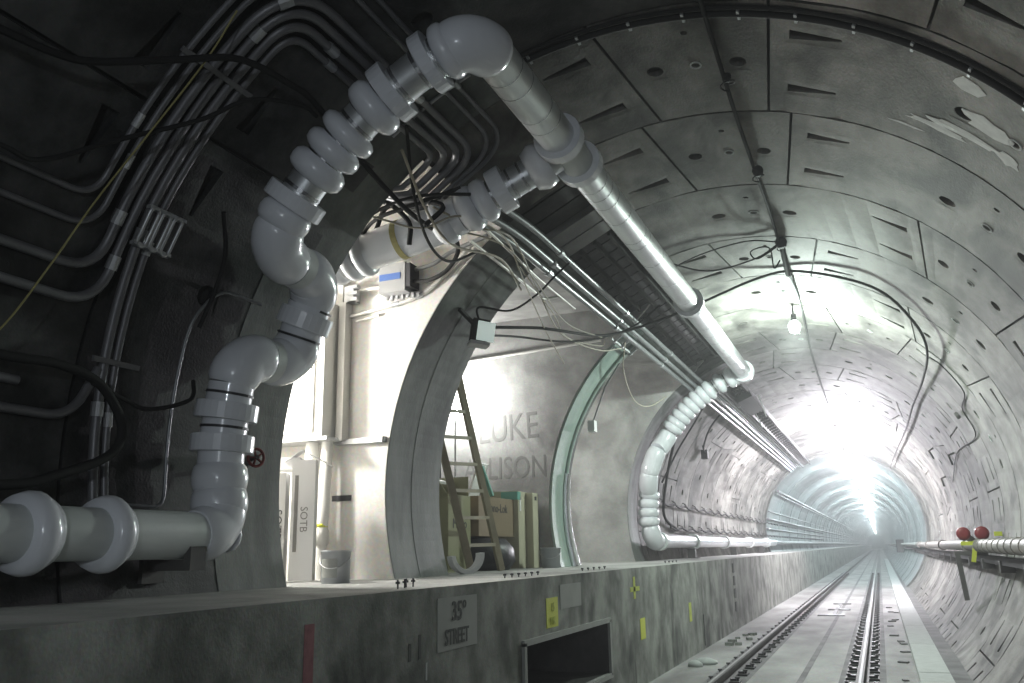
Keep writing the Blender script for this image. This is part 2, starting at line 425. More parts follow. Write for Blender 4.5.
# ribs between the openings
rib2 = empty('steel_rib', (CX - R, (Y1B + Y2A) / 2, ZB), 'broad dark grey curved rib with a floodlight between the white passage and the ladder niche', 'rib')
shell(-106.5, -33, Y1B, Y2A, R, R + .30, step=2.5).build('rib_face', 'steel_ring', rib2)
shell(-106.5, -33, Y1B + .45, Y1B + .46, R - .003, R + .05, step=2.5).build('rib_seam', 'steel_ring', rib2)
rib3 = empty('steel_rib', (CX - R, (Y2B + Y3A) / 2, ZB), 'pale green curved rib standing beside the white bucket and the cartons', 'rib')
shell(-106.5, -33, Y2B, Y2B + .44, R - .03, R + .30, step=2.5).build('rib_face', 'green_ring', rib3)
shell(-106.5, -33, Y2B + .44, Y3A, R, R + .28, step=2.5).build('rib_web', 'steel_ring', rib3)
mb = MB(); mb.tube(arc(-106, -36, Y2B + .5, r=R - .03, step=2), .035, 10); mb.build('rib_pipe', 'green_ring', rib3)
mb = MB(); mb.tube(arc(-106, -80, Y2B + .52, Y2B + .5, r=R - .05, step=1.5), lambda i: .085 - .0016 * i, 8); mb.build('foil_wrap', 'foil', rib3, 'crinkled silver foil wrap at the foot')
# dark deck above the openings
shell(-37.5, -33, 6.6, 15.0, R + .0, R + .3).build('header_beam', 'steel_ring', ceiling, 'longitudinal grey header over the openings')
for k in range(28):
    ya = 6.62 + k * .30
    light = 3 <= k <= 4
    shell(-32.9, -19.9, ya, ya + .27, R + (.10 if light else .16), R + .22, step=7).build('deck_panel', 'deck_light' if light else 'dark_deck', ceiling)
shell(-33, -19.8, 6.6, 15.0, R + .24, R + .28).build('deck_backing', 'dark_deck', ceiling)
for a in (-29.5, -26, -22.5):
    mb = MB(); mb.bar(cyl(a, 8.2, R + .12), cyl(a, 15.0, R + .12), .03, .06); mb.build('deck_purlin', 'dark_deck', ceiling)

# walkway bench with the cable vault opening
DY0, DY1, DZ0, DZ1 = 6.42, 8.66, .25, .735
mb = MB(); YN, YF2 = -10.0, 330.0; XW = -4.02
def q4(*p): mb.add(p, [(0, 1, 2, 3)])
for (a, b, c, d) in ((YN, DY0, ZF, ZB), (DY1, YF2, ZF, ZB), (DY0, DY1, ZF, DZ0), (DY0, DY1, DZ1, ZB)):
    n = max(1, int((b - a) / 3))
    q4((XB, a, c), (XB, b, c), (XB, b, d), (XB, a, d))
XD = XB - 1.2
mb_front = mb; mb = MB()
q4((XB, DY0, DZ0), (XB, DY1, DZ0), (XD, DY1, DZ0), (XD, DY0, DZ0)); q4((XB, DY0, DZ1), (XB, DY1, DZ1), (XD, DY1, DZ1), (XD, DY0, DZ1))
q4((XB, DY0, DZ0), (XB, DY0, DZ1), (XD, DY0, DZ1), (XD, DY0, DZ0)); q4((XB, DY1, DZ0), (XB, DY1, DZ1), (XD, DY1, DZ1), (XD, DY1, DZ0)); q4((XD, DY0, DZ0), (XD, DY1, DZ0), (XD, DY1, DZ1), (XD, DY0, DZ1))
walk = struct(mb_front, 'wall_walkway', 'walkway'); mb.build('vault_recess', 'dark_deck', walk, 'cable vault recess with its shade painted in')  # recess walls coloured near-black to stand in for the shade inside
mb = MB()
for (a, b, x1) in ((YN, 5.08, XW), (5.08, 6.57, -7.2), (6.57, 7.58, XW), (7.58, 10.72, -8.2), (10.72, 11.5, XW), (11.5, 14.6, -8.2), (14.6, YF2, XW)):
    mb.box(((XB - .003 + x1) / 2, (a + b) / 2, ZB - .04), (XB - .003 - x1, b - a, .081))
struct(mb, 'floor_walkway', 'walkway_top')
# frame of the vault opening
for nm, c, d in (('frame_bar', (XB, (DY0 + DY1) / 2, DZ1 + .02), (.05, DY1 - DY0 + .1, .045)), ('frame_bar', (XB, (DY0 + DY1) / 2, DZ0 - .02), (.05, DY1 - DY0 + .1, .045)),
                 ('frame_bar', (XB, DY0 - .025, (DZ0 + DZ1) / 2), (.05, .05, DZ1 - DZ0 + .04)), ('frame_bar', (XB, DY1 + .025, (DZ0 + DZ1) / 2), (.05, .05, DZ1 - DZ0 + .04))):
    MB().box(c, d).build(nm, 'patch_grey', walk)
# construction joints, drain chases and steps in the walkway face
for yj, z0, z1 in ((13.74, .0, .45),):
    MB().box((XB, yj, (z0 + z1) / 2), (.02, .05, z1 - z0)).build('crack_filler', 'paint_dark', walk)
for z in (1.06, .83, .60, .36):
    MB().box((XB + .004, 17.0 , z), (.02, .16, .17)).build('step_recess', 'paint_dark', walk)

# track floor
mb = MB(); mb.box(((XB + .57) / 2, 160, ZF - .1), (.57 - XB, 342, .2)); floor = struct(mb, 'floor', 'track_slab')
mb = MB(); mb.box((1.07, 160, ZF - .08), (1.0, 342, .2)); struct(mb, 'floor_gutter', 'dark_slab')

# passage rooms
def far_wall(name, yy, mat, x_end, zc):
    mbx = MB(); A = [-112 + i * 2.5 for i in range(32)]; v = []
    for a in A:
        p = cyl(a, yy, R + .004); v += [(p.x, yy - .012, p.z), (x_end, yy - .012, p.z)]
    p = cyl(A[-1], yy, R); v += [(p.x + .3, yy - .012, zc), (x_end, yy - .012, zc)]
    n = len(v) // 2; v2 = [(q[0], q[1] + .06, q[2]) for q in v]
    F = [(2 * i, 2 * i + 2, 2 * i + 3, 2 * i + 1) for i in range(n - 1)]
    mbx.add(v, F); mbx.add(v2, F)
    mbx.add([q for i in range(n) for q in (v[2 * i], v2[2 * i])], F)
    return struct(mbx, name, mat)
def room(x_end, y0, y1, zc, mats, tags, wmat=None):
    t = .12
    far_wall(tags[0], y1, wmat or mats, x_end, zc)
    struct(MB().box(((XW - .25 + x_end) / 2, y0 - t / 2, (ZB + zc) / 2), (XW - .25 - x_end, t, zc - ZB)), tags[1], mats)
    struct(MB().box((x_end - t / 2, (y0 + y1) / 2, (ZB + zc) / 2), (t, y1 - y0 + 2 * t, zc - ZB)), tags[2], mats)
    struct(MB().box(((-2.75 + x_end) / 2, (y0 + y1) / 2, zc + t / 2), (-2.75 - x_end, y1 - y0 + 2 * t, t)), tags[3], mats)
room(-7.2, Y1A, Y1B, 4.62, 'white_wall', ('wall_passage_far', 'wall_passage_near', 'wall_passage_end', 'ceiling_passage'))
room(-8.2, Y2A, Y2B, 4.62, 'grey_wall', ('wall_niche_far', 'wall_niche_near', 'wall_niche_end', 'ceiling_niche'))
room(-8.2, Y3A, Y3B, 4.62, 'grey_wall', ('wall_chamber_far', 'wall_chamber_near', 'wall_chamber_end', 'ceiling_chamber'))

# ================================================================= LAMPS ON THE CROWN
def crown_lamp(y, power, label, col):
    p = cyl(8, y, R); x = p.x; z = p.z
    t = empty('hanging_work_lamp', (x, y, z - .40), label, 'lamp', 'work lamps strung along the crown')
    MB().tube([(x, y, z + .02), (x, y, z - .16)], .012, 8).build('cord', 'cable_dark', t)
    MB().lathe((x, y, z - .15), (0, 0, -1), [(0, .01), (.0, .035), (.09, .04), (.10, .0)], 14).build('socket', 'rubber', t)
    b = MB().lathe((x, y, z - .25), (0, 0, -1), [(0, .0), (.0, .03), (.03, .045), (.07, .06), (.11, .05), (.14, .025), (.15, 0)], 14).build('bulb', 'bulb', t)
    mb = MB()
    for k in range(4):
        th = k * pi / 2
        mb.tube([(x + .04 * cos(th), y + .04 * sin(th), z - .24), (x + .085 * cos(th), y + .085 * sin(th), z - .31), (x + .06 * cos(th), y + .06 * sin(th), z - .41), (x, y, z - .43)], .004, 5)
    mb.build('guard', 'galv', t)
    l = point('lamp_light', (x, y, z - .52), power, col, .09); l.parent = t; l.location = Vector((x, y, z - .52)) - t.location
nth = ['nearest', 'second', 'third', 'fourth', 'fifth', 'sixth', 'seventh', 'eighth', 'ninth', 'tenth', 'eleventh', 'twelfth', 'thirteenth', 'fourteenth', 'fifteenth', 'sixteenth', 'seventeenth']
for k, (y, pw) in enumerate(CROWN_LAMPS):
    crown_lamp(y, pw, 'glaring work lamp on the tunnel crown, %s one from the camera' % nth[k], LAMP_COL if k == 0 else (FAR_COL if k < 3 else DEEP_COL))
for k, (y, pw) in enumerate(BACK_LAMPS):
    crown_lamp(y, pw, ['work lamp on the crown just behind the camera', 'work lamp on the crown far behind the camera'][k], (.78, .88, 1.0))
# stand lights: work lights inside the passages, an added fill behind the camera
def stand_lamp(loc, power, col, label, ZB=ZB):
    x, y, z = loc
    t = empty('stand_light', (x, y, ZB), label, 'lamp')
    mb = MB()
    for k in range(3):
        th = k * 2 * pi / 3; mb.tube([(x, y, ZB + .8), (x + .4 * cos(th), y + .4 * sin(th), ZB + .012)], .012, 6)
    mb.build('tripod', 'galv', t)
    MB().tube([(x, y, ZB + .78), (x, y, z - .1)], .014, 6).build('pole', 'galv', t)
    MB().lathe((x, y, z - .1), (0, 0, 1), [(0, 0), (0, .03), (.05, .05), (.12, .05), (.16, .03), (.17, 0)], 14).build('bulb', 'bulb', t)
    l = point('lamp_light', (x, y, z + .22), power, col, .12); l.parent = t; l.location = Vector((x, y, z + .22)) - t.location
stand_lamp((-5.40, 5.42, 2.95), P_ROOM1, ROOM_COL, 'work light on a stand hidden inside the white passage')
stand_lamp((-5.15, 10.3, 3.3), P_ROOM2, (1, 1, .97), 'glaring work light on a stand at the back of the niche behind the ladder')
stand_lamp((.55, -3.2, 2.0), P_FILL, (.84, .91, 1.0), 'added fill light on a stand behind the camera by the right wall', ZF)  # unseen fill, added to brighten the white pipes and walkway face
stand_lamp((-5.5, 12.6, 3.0), P_ROOM3, (1, .98, .95), 'work light on a stand hidden in the chamber past the green rib')

# ================================================================= BIG WHITE PIPE RUNS
RP, PR_, DISC = 2.53, .132, .19
def path_len(pts): 
    L = [0]
    for a, b in zip(pts, pts[1:]): L.append(L[-1] + (b - a).length)
    return L
def at_len(pts, L, s):
    for i in range(len(pts) - 1):
        if s <= L[i + 1] or i == len(pts) - 2:
            t = (s - L[i]) / max(1e-9, L[i + 1] - L[i]); return pts[i].lerp(pts[i + 1], t), (pts[i + 1] - pts[i]).normalized()
def sub_path(pts, L, s0, s1):
    out = [at_len(pts, L, s0)[0]] + [p for p, l in zip(pts, L) if s0 < l < s1] + [at_len(pts, L, s1)[0]]; return out
def collar(o, d, par, rad=DISC, wid=.11, style='round', mat='pvc', name='coupling_cover', base=PR_):
    h = wid / 2
    if style == 'round': prof = [(-h * 1.25, base), (-h, base + (rad - base) * .55), (-h * .6, rad * .97), (0, rad), (h * .6, rad * .97), (h, base + (rad - base) * .55), (h * 1.25, base)]
    elif style == 'flat': prof = [(-h, base * .98), (-h, rad * .985), (-h * .9, rad), (h * .9, rad), (h, rad * .985), (h, base * .98)]
    elif style == 'cone': prof = [(-h, base * .98), (-h, rad * .9), (-h * .3, rad), (h * .1, rad), (h, rad * .82), (h, base * .98)]
    return MB().lathe(o, d, prof, 28, smooth=(style != 'flat')).build(name, mat, par)
def band(o, d, par, rad, wid=.02, mat='strap', name='strap'):
    h = wid / 2; return MB().lathe(o, d, [(-h, rad * .97), (-h, rad), (h, rad), (h, rad * .97)], 24, smooth=False).build(name, mat, par)
def elbow(pts, par, rad=.155, bumps=4, mat='pvc'):
    n = 24; L = path_len(pts); P = [at_len(pts, L, L[-1] * i / n)[0] for i in range(n + 1)]
    def rr(i):
        t = i / n; e = 1 - .10 * (abs(t - .5) * 2) ** 6; return rad * e * (1 + .022 * abs(sin(pi * bumps * t)))
    return MB().tube(P, rr, 26).build('elbow_cover', mat, par)
def nearest_s(pts, L, q):
    best = (1e9, 0)
    for i in range(len(pts) - 1):
        a, b = pts[i], pts[i + 1]; d = b - a; t = max(0, min(1, (q - a).dot(d) / max(1e-9, d.dot(d)))); dd = (a + d * t - q).length
        if dd < best[0]: best = (dd, L[i] + t * d.length)
    return best[1]
# --- near riser
def riser(yv, yj, yu, low_y, label, name, far=False):
    """pipe along the wall at walkway level, up the ring, jog, and on to the crown"""
    lx, lz = cyl(-99.6, 0, RP).x, cyl(-99.6, 0, RP).z
    A = [Vector((lx, low_y, lz)), Vector((lx, yv, lz))]
    return A
low = cyl(-99.6, 0, RP)
t1 = empty('insulated_riser_pipe', (low.x, 3.3, ZB), 'white insulated pipe rising in bends over the dark wall at left, with fat collars', 'pipe')
B = .20
pts = [Vector((low.x, -6, low.z)), Vector((low.x, 4.14, low.z))] + arc(-93, -75.2, 4.14, r=RP, step=3) + [cyl(-73.8, 4.16, RP), cyl(-73.4, 4.66, RP)] + arc(-70, -61.5, 4.66, 4.62, r=RP, step=4) + [cyl(-59.2, 4.6, RP), cyl(-58.8, 4.06, RP)] + arc(-55, -18.5, 4.03, 4.02, r=RP, step=4) + [cyl(-16.3, 4.05, RP), Vector((cyl(-16.3, 0, RP).x, 4.9, cyl(-16.3, 0, RP).z))]
def key_path(raw, corners, br):
    """round only the listed corner points"""
    out = []
    for i, p in enumerate(raw):
        if i in corners:
            a, c = raw[i - 1], raw[i + 1]; u = a - p; v = c - p
            d1 = min(br, u.length * .95); d2 = min(br, v.length * .95)
            s = p + u.normalized() * d1; e = p + v.normalized() * d2
            for k in range(9): t = k / 8; out.append(s * (1 - t) ** 2 + p * 2 * t * (1 - t) + e * t * t)
        else: out.append(p)
    return out
# explicit pieces of the centre line
seg_low = [Vector((low.x, -6, low.z)), Vector((low.x, 3.94, low.z))]
C1 = Vector((low.x, 4.15, low.z))
seg_r1 = arc(-94.5, -78.5, 4.15, r=RP, step=2)
C2, C3 = cyl(-74.2, 4.15, RP), cyl(-73.6, 4.66, RP)
seg_r2 = arc(-69.2, -63.6, 4.66, 4.63, r=RP, step=2)
C4, C5 = cyl(-59.3, 4.62, RP), cyl(-59, 4.06, RP)
seg_arc = arc(-54.6, -20.6, 4.03, 4.02, r=RP, step=3)
XR, ZR = -1.865, 4.42
C6 = Vector((XR - .03, 4.03, ZR))
def bez(a, b, c, n=10): return [a * (1 - k / n) ** 2 + b * 2 * (k / n) * (1 - k / n) + c * (k / n) ** 2 for k in range(n + 1)]
MB().tube(seg_low, PR_, 26).build('pipe', 'pvc_grey', t1)
elbow(bez(seg_low[-1] - Vector((0, .02, 0)), C1, seg_r1[0]), t1, .158, 2)
MB().tube(seg_r1, .14, 26).build('pipe', 'pvc', t1)
j1 = C2.lerp(C3, .42); j1b = C2.lerp(C3, .58)
elbow(bez(seg_r1[-1], C2, j1), t1, .158, 2); MB().tube([j1, j1b], .145, 24).build('pipe', 'pvc_grey', t1)
elbow(bez(j1b, C3, seg_r2[0]), t1, .158, 2)
MB().tube(seg_r2, .145, 26).build('pipe', 'pvc', t1)
j2 = C4.lerp(C5, .42); j2b = C4.lerp(C5, .58)
elbow(bez(seg_r2[-1], C4, j2), t1, .158, 2); MB().tube([j2, j2b], .145, 24).build('pipe', 'pvc_grey', t1)
elbow(bez(j2b, C5, seg_arc[0]), t1, .158, 2)
MB().tube(seg_arc, .122, 26).build('pipe', 'jacket', t1)
elbow(bez(seg_arc[-1], C6, Vector((XR, 4.26, ZR))), t1, .165, 1)
for yy, wd in ((2.86, .15), (3.30, .13)): collar((low.x, yy, low.z), (0, 1, 0), t1, .197, wd, 'cone', 'pvc')
def tang(a): a = radians(a); return Vector((cos(a), 0, -sin(a)))
for a, st, rad, wd in ((-95.2, 'round', .17, .15), (-91.8, 'round', .17, .14), (-87.0, 'flat', .192, .105), (-82.4, 'flat', .192, .105)): collar(cyl(a, 4.15, RP), tang(a), t1, rad, wd, st, base=.14)
for a in (-84.7, -79.9): band(cyl(a, 4.15, RP), tang(a), t1, .146, .016, 'dark_band')
collar(cyl(-66.2, 4.645, RP), tang(-66.2), t1, .185, .12, 'flat', base=.14)
for a in (-69.0, -64.0): band(cyl(a, 4.65, RP), tang(a), t1, .152, .016, 'dark_band')
for a, st, rad, wd in ((-53.6, 'round', .17, .13), (-50.8, 'flat', .195, .10), (-45.4, 'round', .186, .125), (-41.9, 'round', .186, .11), (-38.8, 'round', .186, .10), (-33.6, 'round', .19, .13), (-30.3, 'flat', .192, .10), (-23.6, 'flat', .192, .085), (-20.8, 'round', .178, .10)):
    collar(cyl(a, 4.025, RP), tang(a), t1, rad, wd, st, base=.12)
for a in (-52.2, -49.0, -46.9, -43.7, -40.3, -36.9, -35.2, -31.9, -28.6, -25.2, -22.2): band(cyl(a, 4.025, RP), tang(a), t1, .128, .022)
MB().lathe(C1 + Vector((.02, .03, .0)), (0, 1, 0), [(0, .0), (0, .1), (.02, .1), (.02, 0)], 12).build('elbow_cap', 'pvc', t1)
# brackets from the wall under the low pipe
for yy in (3.84, 2.45):
    tb = empty('pipe_bracket', (low.x, yy, low.z - .2), 'dark steel wall bracket under the low pipe %s' % ('by its first bend' if yy > 3 else 'near the left edge'), 'bracket')
    mb = MB(); mb.bar((low.x + .12, yy, low.z - .165), (cyl(-103, 0).x + .02, yy, low.z - .165), .10, .06); mb.build('arm', 'rail_steel', tb)
    MB().box((low.x + .10, yy, low.z - .13), (.05, .12, .13)).build('end_stop', 'rail_steel', tb); MB().box((cyl(-103, 0).x + .03, yy, low.z - .165), (.03, .16, .2)).build('wall_plate', 'rail_steel', tb)
# red hand-wheel valve by the riser
va = empty('valve_wheel', cyl(-88, 4.52, 2.60), 'small dark red handwheel valve beside the riser collars', 'valve')
vc = cyl(-88, 4.56, 2.60); ax = Vector((.75, -.3, .1)).normalized(); sx = ax.cross(Vector((0, 0, 1))).normalized(); sz = Vector((0, 0, 1))
MB().tube([vc + (sx * cos(2 * pi * k / 20) + sz * sin(2 * pi * k / 20)) * .058 for k in range(20)], .010, 8, closed=True).build('wheel_rim', 'red_dull', va)
mb = MB()
for k in range(5): th = 2 * pi * k / 5; mb.bar(vc, vc + (sx * cos(th) + sz * sin(th)) * .058, .012, .01)
mb.build('spokes', 'red_dull', va); MB().tube([vc + ax * .02, vc - ax * .16], .014, 8).build('stem', 'rail_steel', va); MB().lathe(vc - ax * .10, -ax, [(0, 0), (0, .035), (.06, .045), (.12, .035), (.12, 0)], 12).build('valve_body', 'rail_steel', va)

# --- roof pipe
t2 = empty('roof_pipe', (XR, 9.5, ZR - .14), 'long silver-jacketed pipe under the tunnel roof above the conduits', 'pipe')
MB().tube([(XR, 4.24, ZR), (XR, 5.50, ZR)], .135, 28).build('pipe', 'jacket', t2)
MB().tube([(XR, 5.94, ZR), (XR, 15.02, ZR)], .135, 28).build('pipe', 'jacket', t2)
MB().tube([(XR, 5.42, ZR), (XR, 6.0, ZR)], .128, 28).build('tee_body', 'pvc_grey', t2)
for yy, rad in ((5.46, .185), (5.93, .185)): collar((XR, yy, ZR), (0, 1, 0), t2, rad, .10, 'flat', 'pvc')
for yy in (4.42, 4.60, 4.95, 5.12, 6.25, 6.42, 6.62, 7.0, 7.55, 7.72, 8.3, 9.05, 9.85, 11.2, 11.65, 12.1, 12.6, 13.1, 13.6, 14.1, 14.5): band((XR, yy, ZR), (0, 1, 0), t2, .1365, .007, 'strap')
for yy in (10.25, 14.95): collar((XR, yy, ZR), (0, 1, 0), t2, .19, .12, 'flat', 'pvc')
for yy in (6.8, 9.5, 12.3):
    mb = MB(); mb.tube([(XR, yy, ZR + .13), (XR, yy, cyl(-15.5, yy).z)], .008, 6); mb.build('hanger_rod', 'galv', t2)
# --- branch into the white passage
t3 = empty('branch_pipe', (-3.0, 5.68, 3.7), 'white insulated branch pipe from the roof tee into the bright passage', 'pipe')
YB_ = 5.69
bp = [Vector((XR - .1, YB_, ZR - .02)), Vector((-2.25, YB_ - .02, 4.27)), Vector((-2.75, YB_ - .06, 4.04)), Vector((-3.1, YB_ - .06, 3.95)), Vector((-4.6, YB_ - .06, 3.68)), Vector((-6.6, YB_ - .06, 3.4))]
bp = rnd(bp, .25, 6); Lb = path_len(bp)
s_mid = nearest_s(bp, Lb, Vector((-2.75, YB_ - .06, 4.03)))
MB().tube(sub_path(bp, Lb, .0, s_mid), .122, 26).build('pipe', 'jacket', t3); MB().tube(sub_path(bp, Lb, s_mid, Lb[-1]), .158, 26).build('pipe', 'pvc', t3)
for s, rad, st, wd in ((.16, .19, 'cone', .17), (.50, .185, 'flat', .12), (.66, .18, 'round', .12), (.80, .19, 'cone', .14), (1.02, .19, 'round', .15), (1.78, .20, 'round', .10), (1.90, .20, 'round', .10), (2.05, .19, 'round', .12)):
    o, d = at_len(bp, Lb, s); collar(o, d, t3, rad, wd, st, base=.12)
for s in (.30, .40, .58, .73): o, d = at_len(bp, Lb, s); band(o, d, t3, .127, .02)
o, d = at_len(bp, Lb, 1.42); band(o, d, t3, .163, .05, 'cable_yellow', 'sling')
# --- far riser
t4 = empty('insulated_riser_pipe', (low.x, 15.0, ZB), 'far greenish-white ribbed pipe climbing the arch past the last opening', 'pipe')
fa = arc(-21, -56, 15.0, 15.0, r=RP, step=3); MB().tube(fa, .125, 22).build('pipe', 'jacket', t4)
elbow(bez(Vector((XR, 15.0, ZR)), Vector((XR, 15.14, ZR)), fa[0]), t4, .16, 1)
for k, a in enumerate([-22, -26.5, -31.5, -34.6, -37.7, -40.8, -43.9, -47, -50.2, -52.6]): collar(cyl(a, 15.0, RP), tang(a), t4, .19, .115, 'round', base=.12)
for a in (-24, -29, -54): band(cyl(a, 15.0, RP), tang(a), t4, .128, .02)
elbow(bez(cyl(-55.2, 15, RP), cyl(-60, 14.98, RP), cyl(-63.5, 14.8, RP)), t4, .165, 2)
elbow(bez(cyl(-63.5, 14.8, RP), cyl(-68, 14.72, RP), cyl(-73.5, 14.75, RP)), t4, .165, 2); elbow(bez(cyl(-73, 14.75, RP), cyl(-78, 14.78, RP), cyl(-80, 14.95, RP)), t4, .16, 1)
MB().tube(arc(-79, -95, 14.95, 15.0, r=RP, step=3), .135, 22).build('pipe', 'pvc', t4)
for a in (-81.5, -85, -88.5, -92): collar(cyl(a, 14.97, RP), tang(a), t4, .185, .125, 'round', base=.13)
elbow(bez(cyl(-94, 15.0, RP), Vector((low.x, 15.0, low.z)), Vector((low.x, 15.3, low.z))), t4, .165, 2)
MB().tube([(low.x, 15.25, low.z), (low.x, 34, low.z)], .12, 22).build('pipe', 'foil', t4, 'crinkled silver foil covered length along the walkway')
for yy in (15.55, 18.6, 22.6, 27.2, 31.5): collar((low.x, yy, low.z), (0, 1, 0), t4, .165, .18, 'flat', 'pvc_grey')
for k, yy in enumerate((18.3, 24.0, 30.0)):
    tb = empty('pipe_support', (low.x, yy, ZB), 'dark steel stool under the foil-covered pipe, %s along it' % ('first', 'second', 'third')[k], 'bracket', 'stools under the foil pipe')
    MB().box((low.x + .02, yy, ZB + .10), (.16, .14, .20)).build('block', 'rail_steel', tb); MB().box((low.x + .02, yy, ZB + .006), (.30, .2, .012)).build('base_plate', 'rail_steel', tb)
MB().tube([(low.x, 34, low.z), (low.x, 320, low.z)], .09, 12).thing('service_pipe', 'conduit_dull', 'dull grey pipe continuing along the far walkway beyond the foil pipe', 'pipe')

# ================================================================= CONDUITS
def conduit(pts, r, name, mat, label, cat='conduit', group=None, coup=(), br=.12, n=10):
    P = rnd(pts, br, 6) if br else [Vector(p) for p in pts]
    t = empty(name, P[len(P) // 2], label, cat, group)
    MB().tube(P, r, n).build('tube', mat, t)
    L = path_len(P)
    for s in coup:
        if s < L[-1] - .1:
            o, d = at_len(P, L, s); MB().lathe(o, d, [(-.04, r), (-.04, r * 1.25), (.04, r * 1.25), (.04, r)], 10, smooth=False).build('coupling', 'galv', t)
    return t
YV = [2.99, 3.065, 3.16, 3.24, 3.32, 3.40]; AR = [-24.2, -26.0, -29.3, -30.9, -32.5, -34.1]; YE = [5.58, 5.52, 5.42, 5.32, 5.21, 5.1]; RC = [.017, .017, .027, .027, .027, .022]
AB = [-62.0, -65.2, -69.6, -73.2, -97, -98]
od = ['outermost', 'second', 'third', 'fourth', 'fifth', 'innermost']
BRT = [.50, .45, .36, .28, .21, .15]; BRE = [.40, .36, .28, .22, .17, .13]
def bend(p, q, c, d1, d2, n=8):
    return bez(c + (p - c).normalized() * d1, c, c + (q - c).normalized() * d2, n)
for i in range(6):
    r = R - .02 - RC[i]; dg = lambda d: math.degrees(d / r)
    P = []
    yv = lambda a: YV[i] + (.11 * min(1, max(0, (-60 - a) / 35)) if i >= 4 else 0)
    if i < 4:
        d = .16 + .03 * i
        P += [cyl(AB[i], -4, r)] + bez(cyl(AB[i], YV[i] - d, r), cyl(AB[i], YV[i], r), cyl(AB[i] + dg(d), YV[i], r), 8); a0 = AB[i] + dg(d) + 1.5
    else: a0 = AB[i]
    a1 = AR[i] - dg(BRT[i]) - 1
    n = max(2, int((a1 - a0) / 3)); P += [cyl(a0 + (a1 - a0) * k / n, yv(a0 + (a1 - a0) * k / n), r) for k in range(n + 1)]
    P += bez(cyl(AR[i] - dg(BRT[i]), YV[i], r), cyl(AR[i], YV[i], r), cyl(AR[i], YV[i] + BRT[i], r), 10)
    P += bez(cyl(AR[i], YE[i] - BRE[i], r), cyl(AR[i], YE[i], r), cyl(AR[i] - dg(BRE[i]), YE[i], r), 10)
    P += arc(AR[i] - dg(BRE[i]) - 2, -41, YE[i], YE[i] - .02, r=r, step=3) + [cyl(-43, YE[i] - .02, r + .10), cyl(-45.5, YE[i] + .1, r + .5)]
    conduit(P, RC[i], 'conduit', 'conduit_dull', '%s conduit of the bundle bending over the dark left wall' % od[i], group='conduits bent over the left wall', coup=(7.4, 8.9, 10.2) if i < 4 else (.6, 1.6, 3.4), br=0)
# unistrut clamps of the bundle
for k, (a, ya, yb) in enumerate(((-43, 2.93, 3.46), (-79, 3.28, 3.60), (-31, 4.1, 4.16))):
    if k == 2:
        mb = MB(); mb.tube(arc(-36, -22, 4.65, r=R - .01, step=2), .015, 6)
        mb.thing('strut_bar', 'galv', 'short strut bar clamping the conduits beside the roof bend', 'strut'); continue
    mb = MB(); mb.bar(cyl(a, ya, R - .075), cyl(a, yb, R - .075), .015, .03, up=tang(a)); mb.thing('strut_bar', 'conduit_dull', ['strut bar across the conduits under the black cable', 'strut bar across the two lowest conduits'][k], 'strut')
def stadium(c, u, v, hw, hl, r, mb, n=8):
    pts = []
    for k in range(n + 1): th = pi * k / n; pts.append(c + u * hw * cos(th) + v * (hl + hw * sin(th)))
    for k in range(n + 1): th = pi + pi * k / n; pts.append(c + u * hw * cos(th) + v * (-hl + hw * sin(th)))
    mb.tube(pts, r, 7, closed=True)
tb = empty('junction_bracket', cyl(-62.6, 3.38, 2.68), 'dull steel bracket of three long loops across the left conduits', 'bracket')
for k in range(3):
    mb = MB(); stadium(cyl(-62.6, 3.30 + .085 * k, 2.69), Vector((0, 1, 0)), tang(-62.6), .030, .085, .012, mb); mb.build('loop', 'galv', tb)
for a in (-60.3, -64.9):
    mb = MB(); mb.bar(cyl(a, 3.25, 2.70), cyl(a, 3.52, 2.70), .035, .02); mb.build('cross_bar', 'galv', tb)
# short conduits on the lower left wall
r = R - .04
conduit([cyl(-86, -4, r), cyl(-86, 3.24, r), cyl(-80, 3.36, r)], .026, 'conduit', 'conduit_dull', 'thick conduit bending up near the looped hose at left', br=.2)
conduit([cyl(-83, -4, r), cyl(-83, 2.9, r)], .024, 'conduit', 'conduit_dull', 'straight conduit just above the looped hose at left', br=.1)
conduit([cyl(-66.3, 4.45, r), cyl(-66.3, 4.05, r), cyl(-71, 3.93, r)] + arc(-74, -92, 3.92, 3.95, r=r, step=4) + [cyl(-95.2, 3.94, r), cyl(-95.2, 3.50, r)], .011, 'conduit', 'conduit', 'thin looping conduit on the dark wall left of the riser', br=.14)
# three conduits under the header
for k, (a, lab) in enumerate(((-36.6, 'lowest of the three bright conduits under the header'), (-34.5, 'middle one of the three bright conduits under the header'), (-31.8, 'uppermost of the three bright conduits under the header'))):
    r = 2.70
    conduit([cyl(a - 7, 5.75 - .09 * k, r), cyl(a - 1.5, 5.95 - .05 * k, r), cyl(a, 6.6, r), cyl(a, 15.4, r), cyl(a + 2.0, 16.2, r), cyl(a + 2.0, 33.6, r)], .033, 'conduit', 'conduit', lab, group='bright conduits under the header', coup=(2.0, 4.4, 6.9, 9.6, 14, 19), br=.4)
for k, a in enumerate((-36.6, -31.2, -28.4)):
    conduit([cyl(a, 15.4, 2.70), cyl(a, 33.6, 2.70)], .03, 'conduit', 'conduit_dull', '%s of the far roof conduits beyond the ribbed pipe' % ('lowest', 'middle', 'highest')[k], group='far roof conduits', coup=(3, 8, 13), br=0)
